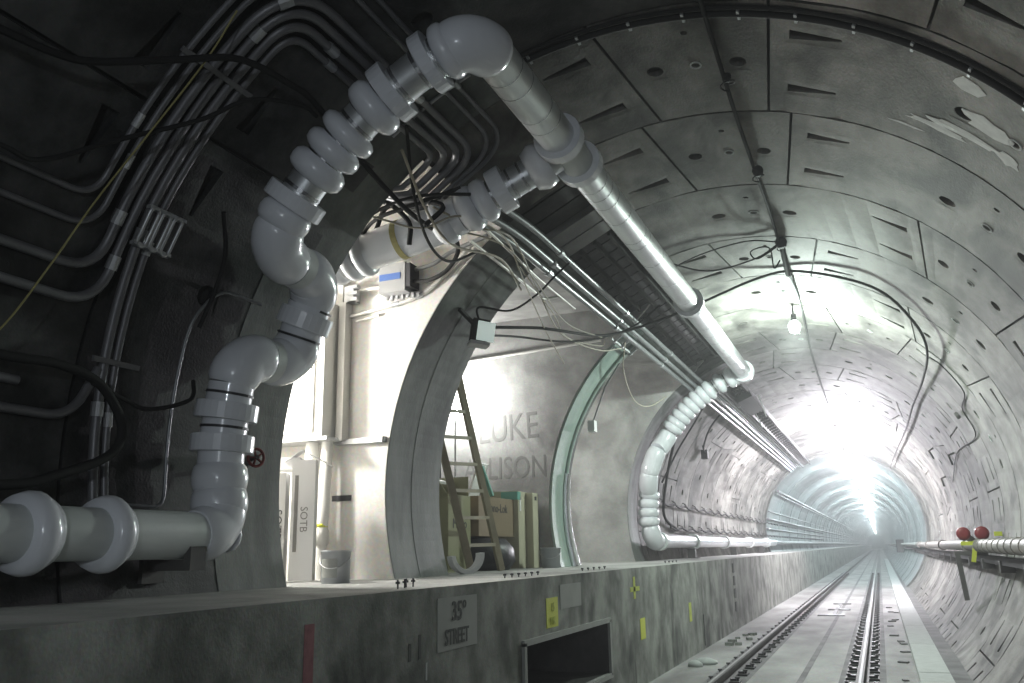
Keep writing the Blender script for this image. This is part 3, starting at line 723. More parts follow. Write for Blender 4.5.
# black cable tray along them
tr = empty('cable_tray', cyl(-20, 22, 2.6), 'dark ladder tray with brackets beside the far roof conduits', 'tray')
for a in (-26.4, -20.4): mb = MB(); mb.bar(cyl(a, 15.8, 2.62), cyl(a, 33.8, 2.62), .04, .12); mb.build('side_rail', 'rubber', tr)
for k in range(40): yy = 16 + k * .45; mb = MB(); mb.bar(cyl(-26.4, yy, 2.63), cyl(-20.4, yy, 2.63), .05, .03, up=(0, 1, 0)); mb.build('rung', 'rubber', tr)
MB().box(cyl(-23.4, 18.0, 2.55), (.32, 1.9, .14), Matrix.Rotation(radians(-23.4), 3, 'Y')).build('splice_box', 'rubber', tr)
for q in range(4): MB().tube([cyl(-25.4 + 1.3 * q, 15.9, 2.66), cyl(-25.4 + 1.3 * q, 33.8, 2.66)], .025, 6).build('tray_cable', 'cable_dark', tr)
for k, (yy, a) in enumerate(((18.5, -18.5), (19.6, -24.5))):
    mb = MB(); mb.bar(cyl(a, yy, 2.72), cyl(a - 1, yy, 2.25), .05, .02); mb.thing('hanger_strap', 'foam', 'pale hanger strap dangling by the cable tray, %s one' % ('nearer', 'farther')[k], 'strap')
# strut crossing at head of green rib
tb = empty('strut_bracket', cyl(-38, 10.9, 2.7), 'small galvanised strut frame over the head of the green rib', 'strut')
for a in (-36.5, -39.8): mb = MB(); mb.bar(cyl(a, 10.3, 2.72), cyl(a, 11.3, 2.72), .03, .03); mb.build('strut_bar', 'galv', tb)
for yy in (10.4, 10.75, 11.2): mb = MB(); mb.bar(cyl(-36, yy, 2.70), cyl(-40.3, yy, 2.70), .03, .02, up=(0, 1, 0)); mb.build('strut_bar', 'galv', tb)

# thin bright conduits crossing the niche head
conduit([cyl(-41, 6.1, 2.66), cyl(-41.5, 7.3, 2.7), cyl(-42, 8.05, 2.72), cyl(-39.5, 8.25, 2.72)], .014, 'conduit', 'conduit_white', 'thin bright conduit crossing the head of the broad rib, lower one', br=.1)
conduit([cyl(-37.5, 6.15, 2.66), cyl(-39, 7.6, 2.7), cyl(-39.4, 8.8, 2.72)], .012, 'conduit', 'conduit_white', 'thin bright conduit crossing the head of the broad rib, upper one', br=.1)
conduit([(-5.3, 10.68, 4.08), (-3.15, 10.68, 4.18)], .02, 'conduit', 'conduit_white', 'straight pale conduit high on the back wall of the ladder niche', br=0)
# far cables on the left wall
def cable(pts, r, mat, label, name='cable', cat='cable', n=7, group=None, smooth=True):
    P = spline(pts, 8) if smooth else [Vector(p) for p in pts]
    mb = MB(); mb.tube(P, r, n); o = mb.thing(name, mat, label, cat, group); return o
def messenger(a, y0, y1, step, label):
    t = empty('messenger_cable', cyl(a, y0, 2.74), label, 'cable')
    pts = []; k = 0; y = y0
    while y < y1:
        pts.append(cyl(a + .3, y, 2.74)); pts.append(cyl(a - .9, y + step / 2, 2.74)); y += step
    MB().tube(spline(pts, 3), .022, 6).build('cable_line', 'cable_dark', t)
    y = y0
    while y < min(y1, 34):
        mb = MB(); mb.tube([cyl(a + 1.6, y, 2.80), cyl(a + .8, y, 2.72), cyl(a - .3, y, 2.71), cyl(a - .1, y, 2.75)], .012, 5); mb.build('hook', 'rail_steel', t); y += step
messenger(-83, 16.9, 70, 1.1, 'dark hooked cable along the far left wall, upper of two')
messenger(-93, 17.6, 70, 1.1, 'dark hooked cable along the far left wall, lower of two just above the foil pipe')
for k, (a, r0, rr, y0) in enumerate(((-56, 2.66, .05, 34.3), (-58.6, 2.68, .03, 34.3), (-74, 2.72, .025, 34.3), (-80, 2.70, .05, 34.3), (-88, 2.70, .04, 34.3))):
    MB().tube([cyl(a, y0, r0), cyl(a, 320, r0)], rr, 8).thing('service_cable', 'conduit_dull', '%s far service cable along the left wall past the dark ring' % ('topmost', 'second', 'middle', 'fourth', 'lowest')[k], 'cable', 'far service cables')
cable([cyl(-40, 15.3, 2.72), cyl(-50, 15.9, 2.7), cyl(-57, 16.3, 2.7), cyl(-73, 16.9, 2.72), cyl(-88, 17.0, 2.72), cyl(-93.5, 18.2, 2.74)], .028, 'cable_dark', 'black cable dropping down the wall beside the far ribbed pipe')
cable([cyl(-37, 16.5, 2.74), cyl(-46, 16.9, 2.72), cyl(-60, 17.0, 2.72), cyl(-75, 16.6, 2.72)], .018, 'cable_dark', 'thinner dark cable dropping beside the far ribbed pipe')
cable([cyl(-33, 18.0, 2.74), cyl(-44, 18.3, 2.72), cyl(-53, 18.9, 2.72), cyl(-56, 19.4, 2.72)], .02, 'cable_dark', 'dark cable running down to the small wall lamp')
wlmp = empty('wall_lamp', cyl(-57, 19.4, 2.7), 'small black wall lamp on the far left lining', 'lamp')
MB().box(cyl(-56.5, 19.4, 2.70), (.14, .18, .2)).build('housing', 'rubber', wlmp); mb = MB(); mb.bar(cyl(-53.5, 19.0, 2.76), cyl(-56, 19.3, 2.70), .03, .03); mb.build('arm', 'rubber', wlmp)

# ================================================================= LOOSE CABLES
C_ = lambda a, y, r=2.6: cyl(a, y, r)
cable([C_(-52, 1.6), C_(-51, 2.09), C_(-50.2, 2.36), C_(-48.7, 2.53), C_(-43.8, 2.86), C_(-39.8, 3.13), C_(-38.5, 3.49), C_(-38.7, 3.79, 2.68), C_(-41, 4.4, 2.7), C_(-43, 5.1, 2.62), C_(-43, 5.7, 2.62)], .019, 'cable_dark', 'thick black cable sagging across the upper left wall over the conduits')
cable([C_(-62, 1.9), C_(-60.9, 2.32), C_(-60.6, 2.52), C_(-54.9, 2.83), C_(-48.3, 3.17), C_(-43, 3.35), C_(-39.8, 3.65), C_(-40, 3.9, 2.7)], .013, 'cable_dark', 'thinner black cable drooping below the thick one at upper left')
cable([C_(-82, 2.45), C_(-78.6, 2.63), C_(-70.5, 2.78), C_(-61.4, 2.88), C_(-43.5, 2.98), C_(-36, 3.0, 2.7)], .005, 'cable_yellow', 'thin yellowish string hanging diagonally on the upper left wall')
cable([C_(-81, 1.8), C_(-81.1, 2.66), C_(-80.8, 2.99), C_(-82.1, 3.25), C_(-86.3, 3.43), C_(-90, 3.38), C_(-92.8, 3.08), C_(-94.4, 2.76), C_(-95, 1.8)], .026, 'cable_dark', 'fat black hose looped on the lower left wall', 'hose', 'hose')
cable([C_(-82.1, 3.2), C_(-83.3, 3.43), C_(-83.9, 3.61), C_(-81.7, 3.9), C_(-79, 4.0, 2.7)], .013, 'cable_dark', 'short black cable from the looped hose to the riser')
cable([C_(-57, 3.78, 2.74), C_(-62, 3.95, 2.74), C_(-67, 4.0, 2.75), C_(-72, 3.98, 2.75)], .015, 'cable_dark', 'short black cable on the wall left of the upper pipe bend')
# crown cable with clamps
cable([cyl(10.5, yy, R - .05 + .02 * sin(yy * 1.7)) for yy in (-6, -3, 0, 2.5, 4.7, 6.06, 7.3, 8.4, 9.4, 10.5, 12.2)] + [cyl(8.7, 16, R - .05), cyl(8, 20, R - .04), cyl(8, 24.5, R - .05), cyl(8, 33.9, R - .05)], .016, 'cable_dark', 'black supply cable running along the tunnel crown')
for k, (yy, s) in enumerate(((5.6, .6), (7.3, 1.0), (9.3, 1.3))):
    t = empty('cable_knot', cyl(11, yy, R - .13), ['small cable clip on the crown cable, nearest', 'taped splice lump on the crown cable', 'large taped splice with wire loops on the crown cable'][k], 'splice')
    c = cyl(11, yy, R - .06)
    MB().lathe(c - Vector((0, .07 * s, 0)), (0, 1, 0), [(0, 0), (.01, .03 * s), (.05 * s, .05 * s), (.1 * s, .045 * s), (.14 * s, .02), (.15 * s, 0)], 10).build('tape_lump', 'rubber', t)
    mb = MB(); mb.tube([c + Vector((.05 * sin(q * .7), .05 * cos(q * .7), -.03 - .006 * q)) for q in range(10)], .006, 5); mb.build('loose_end', 'rubber', t)
    if k == 2:
        mb = MB(); mb.tube(spline([c, c + Vector((-.12, .0, -.08)), c + Vector((-.28, .05, -.13)), c + Vector((-.34, .05, -.04)), c + Vector((-.22, .05, .0)), c + Vector((-.12, .0, -.06)), c + Vector((-.10, 0, -.28)), c + Vector((-.03, 0, -.2))], 6), .008, 6); mb.build('wire_loop', 'rubber', t)
        MB().tube([c, c + Vector((-.02, .9, -.10))], .03, 8).build('cable_sleeve', 'rubber', t)
# cable around ring joint with clips
rc = empty('ring_cable', cyl(10, 4.86, R - .05), 'black cable clipped round the tunnel roof along the nearest ring joint', 'cable')
MB().tube(arc(-16, 75, 4.80, 5.0, r=R - .025, step=2), .022, 8).build('cable_line', 'cable_dark', rc)
MB().tube(arc(-16, 75, 4.745, 4.93, r=R - .018, step=2), .014, 8).build('cable_line', 'cable_dark', rc)
for k in range(12):
    a = -14 + k * 7.2; c = cyl(a, 4.80 + .2 * (a + 16) / 91, R - .03); mb = MB(); mb.box(c, (.018, .09, .02), Matrix.Rotation(radians(a), 3, 'Y')); mb.build('clip', 'galv', rc)
# long loose cable across the roof
cable([cyl(-53, 7.52, 2.72), cyl(-48, 8.2, 2.64), cyl(-45.8, 8.55, 2.6), cyl(-39.6, 9.75, 2.6), cyl(-27.6, 10.4, 2.56), cyl(-13.4, 10.6, 2.58), cyl(3, 10.6, 2.74), cyl(13.5, 10.4, 2.76), cyl(30.8, 10.3, 2.74), cyl(41.4, 10.8, 2.72), cyl(47.3, 11.7, 2.7), cyl(48, 13.9, 2.72), cyl(46.5, 17, 2.74), cyl(46, 20.4, 2.74), cyl(43, 27, 2.74), cyl(41, 33.4, 2.74)], .017, 'cable_dark', 'long loose black cable arching across the roof and down the right wall')
cable([cyl(-18, 8.6, 2.66), cyl(-8, 9.6, 2.62), cyl(4, 9.6, 2.66), cyl(10, 9.35, 2.74)], .010, 'cable_dark', 'slack black wire between the roof pipe and the taped splice')
cable([cyl(-18, 9.4, 2.70), cyl(-8, 9.35, 2.74), cyl(3, 9.3, 2.78), cyl(10, 9.3, 2.76)], .008, 'cable_dark', 'taut thin wire between the roof pipe and the taped splice')
cable([cyl(48, 12.2, 2.74), cyl(52, 12.4, 2.79), cyl(60, 12.6, 2.79), cyl(62, 13.6, 2.79), cyl(70, 14.0, 2.79), cyl(69, 17, 2.79), cyl(76, 20, 2.79)], .009, 'cable_dark', 'thin stray wire on the right lining')
# flood lamp on the broad rib with its lead
fl_ = empty('floodlight', cyl(-56.5, 7.25, 2.68), 'boxy black floodlight with pale glass face mounted on the broad rib', 'lamp')
fc = cyl(-55.2, 7.18, 2.64); M3 = Matrix.Rotation(radians(38), 3, 'Z') @ Matrix.Rotation(radians(8), 3, 'Y')
MB().box(fc, (.16, .12, .24), M3).build('housing', 'rubber', fl_)
MB().box(fc + M3 @ Vector((.05, -.065, .0)), (.17, .02, .19), M3).build('glass', 'flood_face', fl_)
mb = MB(); mb.bar(fc + Vector((-.04, -.04, .08)), cyl(-53.2, 6.9, 2.80), .035, .03); mb.build('bracket', 'rubber', fl_)
MB().box(fc + M3 @ Vector((0, -.03, -.13)), (.19, .16, .03), M3).build('base', 'galv', fl_)
cable([fc + Vector((0, 0, .1)), fc + Vector((.0, .0, .25)), cyl(-48, 7.5, 2.66), cyl(-42, 7.6, 2.6), cyl(-36, 7.6, 2.6), cyl(-32, 7.7, 2.66)], .011, 'cable_dark', 'black lead running from the floodlight up to the conduits')
cable([fc + Vector((.1, .05, -.03)), cyl(-52, 8.0, 2.66), cyl(-47, 9.0, 2.62), cyl(-40, 9.8, 2.6), cyl(-32, 10.3, 2.64), cyl(-24, 10.4, 2.72)], .012, 'cable_dark', 'second black lead sagging from the floodlight towards the deck')
# tan wires in a tangle at the head of the niche
tw = [([cyl(-40, 5.3, 2.6), cyl(-38, 5.8, 2.52), cyl(-35.5, 6.1, 2.5), cyl(-36, 6.6, 2.56), cyl(-41, 7.6, 2.6), cyl(-46, 8.8, 2.62), cyl(-44, 10.0, 2.62), cyl(-40, 10.6, 2.64)], .009, 'tan wire drooping from the branch pipe to the green rib head'),
      ([cyl(-43, 5.4, 2.6), cyl(-37.5, 6.2, 2.5), cyl(-39, 7.2, 2.56), cyl(-43, 8.6, 2.6), cyl(-41, 9.6, 2.6), cyl(-40, 9.9, 2.62)], .008, 'tan wire twisted along the header, longer one'),
      ([cyl(-39, 6.9, 2.58), cyl(-43, 8.2, 2.6), cyl(-46, 9.0, 2.64), cyl(-43, 9.9, 2.62), cyl(-41, 9.95, 2.62)], .008, 'tan wire twisted along the header, shorter one'),
      ([cyl(-38, 10.6, 2.66), cyl(-45, 11.2, 2.6), cyl(-51, 12.3, 2.56), cyl(-50, 13.2, 2.58), cyl(-44, 13.9, 2.66)], .008, 'tan wire hanging in a loop past the green rib')]
for p, r, lab in tw: cable(p, r, 'cable_tan', lab, 'wire', 'wire')
for k, (p, r, lab) in enumerate((([(-3.55, 5.65, 4.05), (-3.35, 5.5, 4.16), (-3.0, 5.45, 4.12), (-2.8, 5.4, 4.02), (-2.9, 5.3, 3.85)], .02, 'black cable bundled over the branch pipe, thickest'),
      ([(-3.7, 5.6, 3.95), (-3.4, 5.4, 4.02), (-3.1, 5.35, 4.05), (-2.85, 5.4, 4.12), (-2.7, 5.5, 4.2)], .016, 'black cable bundled over the branch pipe, left one'),
      ([(-3.5, 5.42, 4.12), (-3.3, 5.36, 4.14), (-3.1, 5.4, 3.95), (-3.12, 5.45, 3.78)], .02, 'dark strap cable hanging down in front of the branch pipe'),
      ([(-3.6, 5.25, 3.85), (-3.3, 5.2, 3.98), (-2.9, 5.2, 4.05), (-2.5, 5.6, 4.15)], .013, 'thin black cable crossing over the branch pipe'))):
    cable(p, r, 'cable_dark', lab)

for k, (p, r, m_, lab) in enumerate((([cyl(-36, 4.6, 2.62), cyl(-41, 5.2, 2.55), cyl(-43, 5.7, 2.5), cyl(-40, 6.5, 2.55), cyl(-43, 7.4, 2.66)], .011, 'cable_tan', 'pale wire crossing in front of the branch pipe collars'),
      ([cyl(-47, 4.9, 2.66), cyl(-44, 5.3, 2.56), cyl(-38, 5.5, 2.5), cyl(-36, 6.2, 2.5), cyl(-40.5, 7.1, 2.58), cyl(-47, 8.3, 2.62), cyl(-52, 9.3, 2.6)], .008, 'cable_tan', 'long thin pale wire draped from the branch pipe into the niche'),
      ([cyl(-33, 4.5, 2.66), cyl(-40, 5.0, 2.6), cyl(-45, 5.4, 2.5), cyl(-46, 5.8, 2.5), cyl(-42, 6.2, 2.6)], .012, 'cable_dark', 'thin black lead looping under the branch pipe'))):
    cable(p, r, m_, lab, 'wire', 'wire')
# ================================================================= WHITE PASSAGE CONTENTS
YW = Y1B - .004
cb = empty('wall_cabinet', (-4.80, 6.40, 2.47), 'white wall cabinet above the cartons in the bright passage', 'cabinet')
MB().box((-4.83, 6.42, 3.10), (.74, .30, 1.26)).build('body', 'cabinet', cb)
dr = MB().box((-4.86, 6.26, 3.10), (.62, .02, 1.18)).build('door', 'cabinet', cb); MB().box((-4.58, 6.245, 3.15), (.012, .02, .14)).build('handle', 'galv', dr)
MB().box((-4.80, 6.42, 2.455), (.80, .32, .03)).build('base_rail', 'galv', cb)
vch = empty('wall_channel', (-4.40, 6.5, 2.45), 'vertical pale channel rising beside the wall cabinet', 'channel')
MB().box((-4.40, 6.50, 3.10), (.07, .11, 1.30)).build('channel_body', 'conduit_white', vch); MB().box((-4.43, 6.50, 3.88), (.045, .08, .26)).build('channel_head', 'conduit_white', vch)
t = empty('strut_rail', (-4.2, 6.52, 2.42), 'grey strut rail on the white wall below the cabinet', 'strut')
MB().box((-4.22, 6.53, 2.44), (.52, .05, .045)).build('rail', 'galv', t); MB().box((-3.97, 6.53, 2.44), (.02, .055, .05)).build('end_cap', 'rubber', t)
# vertical white pipes
for k, (x, rr, z1) in enumerate(((-4.66, .062, 2.44), (-4.52, .052, 2.44))):
    t = empty('drain_pipe', (x, 6.42, ZB), ['white vertical pipe behind the carton, left one', 'white vertical pipe with a tape band above the bucket'][k], 'pipe')
    pts = [(x, 6.40, ZB + .002), (x, 6.40, ZB + .42), (x + .02 * k, 6.40, ZB + .55), (x + .02 * k, 6.42, z1)]
    MB().tube(rnd(pts, .05), rr, 16).build('tube', 'cabinet', t); MB().lathe((x, 6.40, ZB + .30), (0, 0, 1), [(0, rr), (0, rr * 1.3), (.12, rr * 1.3), (.15, rr)], 16).build('socket', 'cabinet', t)
    if k: MB().lathe((x, 6.40, ZB + .45), (0, 0, 1), [(0, rr * 1.02), (0, rr * 1.12), (.03, rr * 1.12), (.03, rr * 1.02)], 16).build('tape', 'yellow', t)
MB().box((-4.42, 6.555, 1.94), (.20, .014, .05)).thing('wall_bracket', 'print', 'small dark bracket on the white wall beside the pipes', 'bracket')
# junction box and conduits
jb = empty('junction_box', (-3.83, 6.46, 3.78), 'grey junction box with a blue stripe on the white wall', 'box')
MB().box((-3.83, 6.47, 3.89), (.27, .18, .27)).build('body', 'box_grey', jb); MB().box((-3.85, 6.377, 3.90), (.22, .006, .06)).build('blue_stripe', 'blue', jb); MB().box((-3.67, 6.47, 3.90), (.05, .17, .22)).build('side_plate', 'print', jb)
mb = MB()
for k in range(7): mb.box((-3.95 + .055 * k, 6.50, 3.735), (.025, .03, .03 + .02 * (k % 2)))
mb.build('fittings', 'galv', jb)
t = empty('conduit_clamp', (-4.33, 6.5, 3.7), 'small grey clamp cluster at the channel head', 'clamp')
MB().box((-4.33, 6.5, 3.82), (.10, .12, .15)).build('plate', 'galv', t)
for k in range(3): MB().box((-4.28, 6.45, 3.76 + .06 * k), (.10, .06, .03)).build('jaw', 'box_grey', t)
conduit([(-4.28, 6.50, 3.86), (-3.97, 6.50, 3.86)], .02, 'conduit', 'conduit_white', 'short white conduit from the clamp to the junction box', br=0)
conduit([(-4.42, 6.53, 3.62), (-3.72, 6.53, 3.70), (-3.5, 6.53, 3.78), (-3.05, 6.50, 4.15)], .02, 'conduit', 'conduit_white', 'white conduit below the junction box bending up to the right', coup=(.55, .8), br=.12)
conduit([(-4.30, 6.53, 3.57), (-4.05, 6.53, 3.60)], .013, 'conduit', 'conduit_white', 'short thin conduit stub under the clamp', br=0)
conduit([(-3.66, 6.48, 3.97), (-3.45, 6.48, 3.99), (-3.3, 6.48, 4.08), (-2.9, 6.45, 4.17)], .02, 'conduit', 'conduit', 'grey conduit leaving the top of the junction box', br=.1)
conduit([(-4.45, 6.45, 4.04), (-4.15, 6.45, 4.06), (-4.0, 6.45, 4.16), (-3.2, 6.45, 4.3)], .022, 'conduit', 'conduit_white', 'white conduit above the junction box under the branch pipe', br=.1)
cable([(-3.66, 6.46, 3.85), (-3.45, 6.4, 3.82), (-3.25, 6.35, 3.87), (-3.12, 6.3, 4.0), (-3.14, 6.25, 4.14), (-3.3, 6.2, 4.2)], .02, 'cable_dark', 'black flexible lead curving from the junction box to the branch pipe')
# tall carton
ct = empty('tall_carton', (-4.36, 5.95, ZB), 'tall narrow white carton with open flaps in the bright passage', 'carton')
M3 = Matrix.Rotation(radians(28), 3, 'Z'); cc = Vector((-4.40, 5.98, ZB + .50))
MB().box(cc, (.19, .19, .98), M3).build('body', 'carton_white', ct)
mb = MB(); mb.box(cc + M3 @ Vector((.05, -.10, .50)) + Vector((.08, .03, -.015)), (.22, .19, .006), M3 @ Matrix.Rotation(radians(28), 3, 'Y')); mb.build('flap', 'carton_white', ct)
mb = MB(); mb.box(cc + Vector((-.10, -.02, .53)), (.18, .16, .006), M3 @ Matrix.Rotation(radians(-35), 3, 'Y')); mb.build('flap', 'carton_white', ct)
fx = M3 @ Vector((1, 0, 0)); fn = M3 @ Vector((0, -1, 0)); ln = M3 @ Vector((-1, 0, 0)); ly = M3 @ Vector((0, -1, 0))
text_mesh('SOTB', .085, cc + fn * .097 + fx * .01 + Vector((0, 0, .0)), (0, 0, -1), fx, 'print_logo', 'scrawl', ct, .001)
mb = MB(); mb.box(cc + fn * .0965 + fx * -.055 + Vector((0, 0, .05)), (.03, .002, .62), M3); mb.build('print_strip', 'scrawl', ct)
c2 = empty('tall_carton', (-4.62, 5.80, ZB), 'second tall white carton half hidden behind the near ring edge', 'carton')
MB().box((-4.62, 5.86, ZB + .44), (.22, .20, .88), M3).build('body', 'carton_white', c2); text_mesh('SOTB', .10, Vector((-4.62, 5.86, ZB + .46)) + fn * .102 + fx * .05, (0, 0, -1), fx, 'print_logo', 'print', c2, .001)
MB().box((-4.60, 6.00, ZB + .97), (.24, .24, .10), M3).build('flap', 'carton_white', c2)
# buckets
def bucket(loc, h, r0, r1, label, mat='bucket', band_=True):
    x, y, z = loc; t = empty('bucket', loc, label, 'bucket')
    MB().lathe(loc, (0, 0, 1), [(.0, 0), (.0, r0), (h * .95, r1 * .98), (h * .95, r1 * 1.015), (h, r1 * 1.015), (h, r1 * .96), (h * .95, r1 * .93), (.01, r0 * .94), (.01, 0)], 24).build('shell', mat, t)
    mb = MB(); mb.tube([(x + r1 * 1.05 * cos(q), y + r1 * 1.05 * sin(q) - .0, z + h * .86 - .10 * sin((q - 3.4) * 1.0) * (1 if 3.4 < q < 6.5 else 0)) for q in [3.4 + .2 * i for i in range(16)]], .004, 5); mb.build('bail', 'galv', t)
    if band_:
        mb = MB(); n = 10; v = []
        for k in range(n + 1):
            th = radians(-125 + 75 * k / n)
            for zz in (.18, .75): rr = (r0 + (r1 * .97 - r0) * zz / .92) * 1.012; v.append((x + rr * cos(th), y + rr * sin(th), z + h * zz))
        mb.add(v, [(2 * k, 2 * k + 2, 2 * k + 3, 2 * k + 1) for k in range(n)]); mb.build('paper_label', 'patch_grey', t, 'greyish printed label')
    return t
bk = bucket((-3.88, 5.70, ZB), .245, .108, .116, 'grey-white bucket on the walkway at the mouth of the bright passage')
MB().lathe((-4.02, 5.92, ZB), (0, 0, 1), [(0, 0), (0, .09), (.20, .105), (.20, .095), (.02, .085), (.02, 0)], 20).thing('pail', 'box_grey', 'dark grey pail half hidden behind the grey-white bucket', 'bucket')
bucket((-3.84, 10.36, ZB), .25, .11, .13, 'pale bucket between the cartons and the green rib', band_=False)

# ================================================================= LADDER NICHE CONTENTS
yw = Y2B - .014
wt = bpy.data.objects['wall_niche_far']
text_mesh('LUKE', .52, (-4.55, yw, 3.08), (1, 0, .04), (0, 0, 1), 'wall_scrawl', 'scrawl', wt, .001, sx=.75)
text_mesh('ALLISON', .42, (-4.60, yw, 2.54), (1, 0, 0), (0, 0, 1), 'wall_scrawl', 'scrawl', wt, .001, sx=.75)
ld = empty('wooden_ladder', (-4.0, 8.75, ZB), 'weathered wooden ladder leaning in the niche in front of the cartons', 'ladder')
# feet and head of the two rails (leaning back and along the tunnel)
fa, fb = Vector((-4.02, 8.42, ZB + .005)), Vector((-3.98, 9.12, ZB + .005)); ha, hb = Vector((-4.42, 7.98, 3.55)), Vector((-4.30, 8.58, 3.62))
for p, q in ((fa, ha), (fb, hb)): mb = MB(); mb.bar(p, q, .05, .075); mb.build('rail', 'wood', ld)
for k in range(8):
    t = .12 + k * .125; mb = MB(); mb.bar(fa.lerp(ha, t), fb.lerp(hb, t), .028, .036); mb.build('rung', 'wood', ld)
def carton(c, d, rot, mat, label, name='carton', txt=None, flap=True):
    c = Vector(c); t = empty(name, (c.x, c.y, c.z - d[2] / 2), label, 'carton'); m = Matrix.Rotation(radians(rot), 3, 'Z')
    th = .006; x, y, z = d[0] / 2, d[1] / 2, d[2] / 2
    mb = MB()
    for q, dd in (((0, -y, 0), (d[0], th, d[2])), ((0, y, 0), (d[0], th, d[2])), ((-x, 0, 0), (th, d[1], d[2])), ((x, 0, 0), (th, d[1], d[2])), ((0, 0, -z + th), (d[0], d[1], th))): mb.box(c + m @ Vector(q), dd, m)
    mb.build('body', mat, t)
    if flap:
        mb = MB(); mb.box(c + m @ Vector((0, -y - d[1] * .18, z + d[1] * .12)), (d[0] * .96, d[1] * .44, th), m @ Matrix.Rotation(radians(-34), 3, 'X')); mb.build('flap', mat, t)
        mb = MB(); mb.box(c + m @ Vector((0, y - .02, z + d[1] * .2)), (d[0] * .96, th, d[1] * .4), m); mb.build('flap', mat, t)
    if txt: text_mesh(txt, .15, c + m @ Vector((x + .006, 0, .10)), m @ Vector((0, 1, 0)), (0, 0, 1), 'print', 'print', t, .001)
    return t
carton((-4.62, 8.72, ZB + .42), (.62, .56, .84), 0, 'carton_green', 'olive-green printed carton behind the left rail of the ladder', txt='Mono')
carton((-4.58, 9.62, ZB + .62), (.66, 1.05, .46), 0, 'carton', 'brown carton with dark lettering behind the ladder rungs', txt='Mono-Lok', flap=False)
mb = MB(); 
bg = empty('rubbish_bag', (-4.5, 9.55, ZB), 'black sack slumped on the floor under the brown carton', 'bag')
mb.lathe((-4.50, 9.45, ZB), (0, 0, 1), [(0, 0), (0.0, .44), (.1, .52), (.25, .50), (.36, .40), (.385, .12), (.39, 0)], 18); mb.build('body', 'black_bag', bg)
c5 = carton((-4.42, 10.32, ZB + .48), (.44, .36, .96), 4, 'carton_cream', 'tall cream carton with teal tape right of the ladder', flap=False)
MB().box((-4.19, 10.18, ZB + .90), (.02, .10, .10)).build('tape', 'teal_tape', c5); MB().box((-4.30, 10.13, ZB + .90), (.22, .012, .10)).build('tape', 'teal_tape', c5); MB().box((-4.19, 10.22, ZB + .80), (.02, .05, .18)).build('tag', 'paper', c5)
c6 = carton((-4.36, 10.56, ZB + .475), (.50, .20, .95), 0, 'carton_cream', 'flat cream carton against the back wall by the green rib', flap=False)
MB().box((-4.105, 10.56, ZB + .88), (.012, .05, .05)).build('tag', 'print', c6)
mb = MB(); m = Matrix.Rotation(radians(20), 3, 'Y'); mb.box((-4.75, 10.15, ZB + 1.1), (.02, .3, .5), m); mb.thing('foam_sheet', 'foam', 'white foam sheet poking up behind the brown carton', 'sheet')
mb = MB(); mb.tube([(-4.5, 10.05, ZB + .9), (-4.62, 10.0, ZB + 1.28)], .03, 8); mb.thing('plastic_roll', 'teal_tape', 'thin teal roll sticking out above the cream carton', 'roll')
mb = MB(); mb.box((-4.75, 8.72, ZB + 1.05), (.5, .4, .03), Matrix.Rotation(radians(15), 3, 'Y')); mb.thing('paper_pile', 'paper', 'white paper sheets lying on the cartons behind the ladder', 'paper')
# half ring of pipe insulation
hr = MB(); n = 16; c = Vector((-3.82, 7.87, ZB + .19)); ux = Vector((.55, .83, 0)).normalized(); dn = ux.cross(Vector((0, 0, 1)))
vs = []
for k in range(n + 1):
    th = pi + pi * k / n + .08
    for rr, dd in ((.19, -.05), (.145, -.05), (.145, .05), (.19, .05)): vs.append(c + ux * rr * cos(th) + Vector((0, 0, 1)) * rr * sin(th) + dn * dd)
hr.add(vs, [(4 * k + q, 4 * k + (q + 1) % 4, 4 * k + 4 + (q + 1) % 4, 4 * k + 4 + q) for k in range(n) for q in range(4)] + [(0, 1, 2, 3), (4 * n, 4 * n + 3, 4 * n + 2, 4 * n + 1)])
hr.thing('pipe_insulation_half', 'foam', 'white half ring of pipe insulation lying at the foot of the ladder', 'insulation')
# dark hanging sheet behind the ladder
mb = MB(); v = []
for k in range(9):
    y = 8.9 + .05 * k; x = -4.85 + .03 * (k % 2)
    v += [(x, y, 2.25 + .05 * (k % 3)), (x, y, 3.0 - .02 * (k % 3))]
mb.add(v, [(2 * k, 2 * k + 2, 2 * k + 3, 2 * k + 1) for k in range(8)]); mb.add([(p[0] - .015, p[1], p[2]) for p in v], [(2 * k, 2 * k + 2, 2 * k + 3, 2 * k + 1) for k in range(8)]); mb.thing('hanging_cloth', 'cable_dark', 'dark crumpled cloth hanging behind the ladder', 'cloth')
# small box on the green rib
t = empty('switch_box', cyl(-64, 11.62, 2.76), 'small white switch box hung from the green rib', 'box')
MB().box(cyl(-64.5, 11.62, 2.72), (.10, .13, .16)).build('body', 'carton_white', t); MB().tube([cyl(-63, 11.6, 2.73), cyl(-52, 11.42, 2.76), cyl(-44, 11.3, 2.76)], .012, 6).build('lead', 'conduit', t)

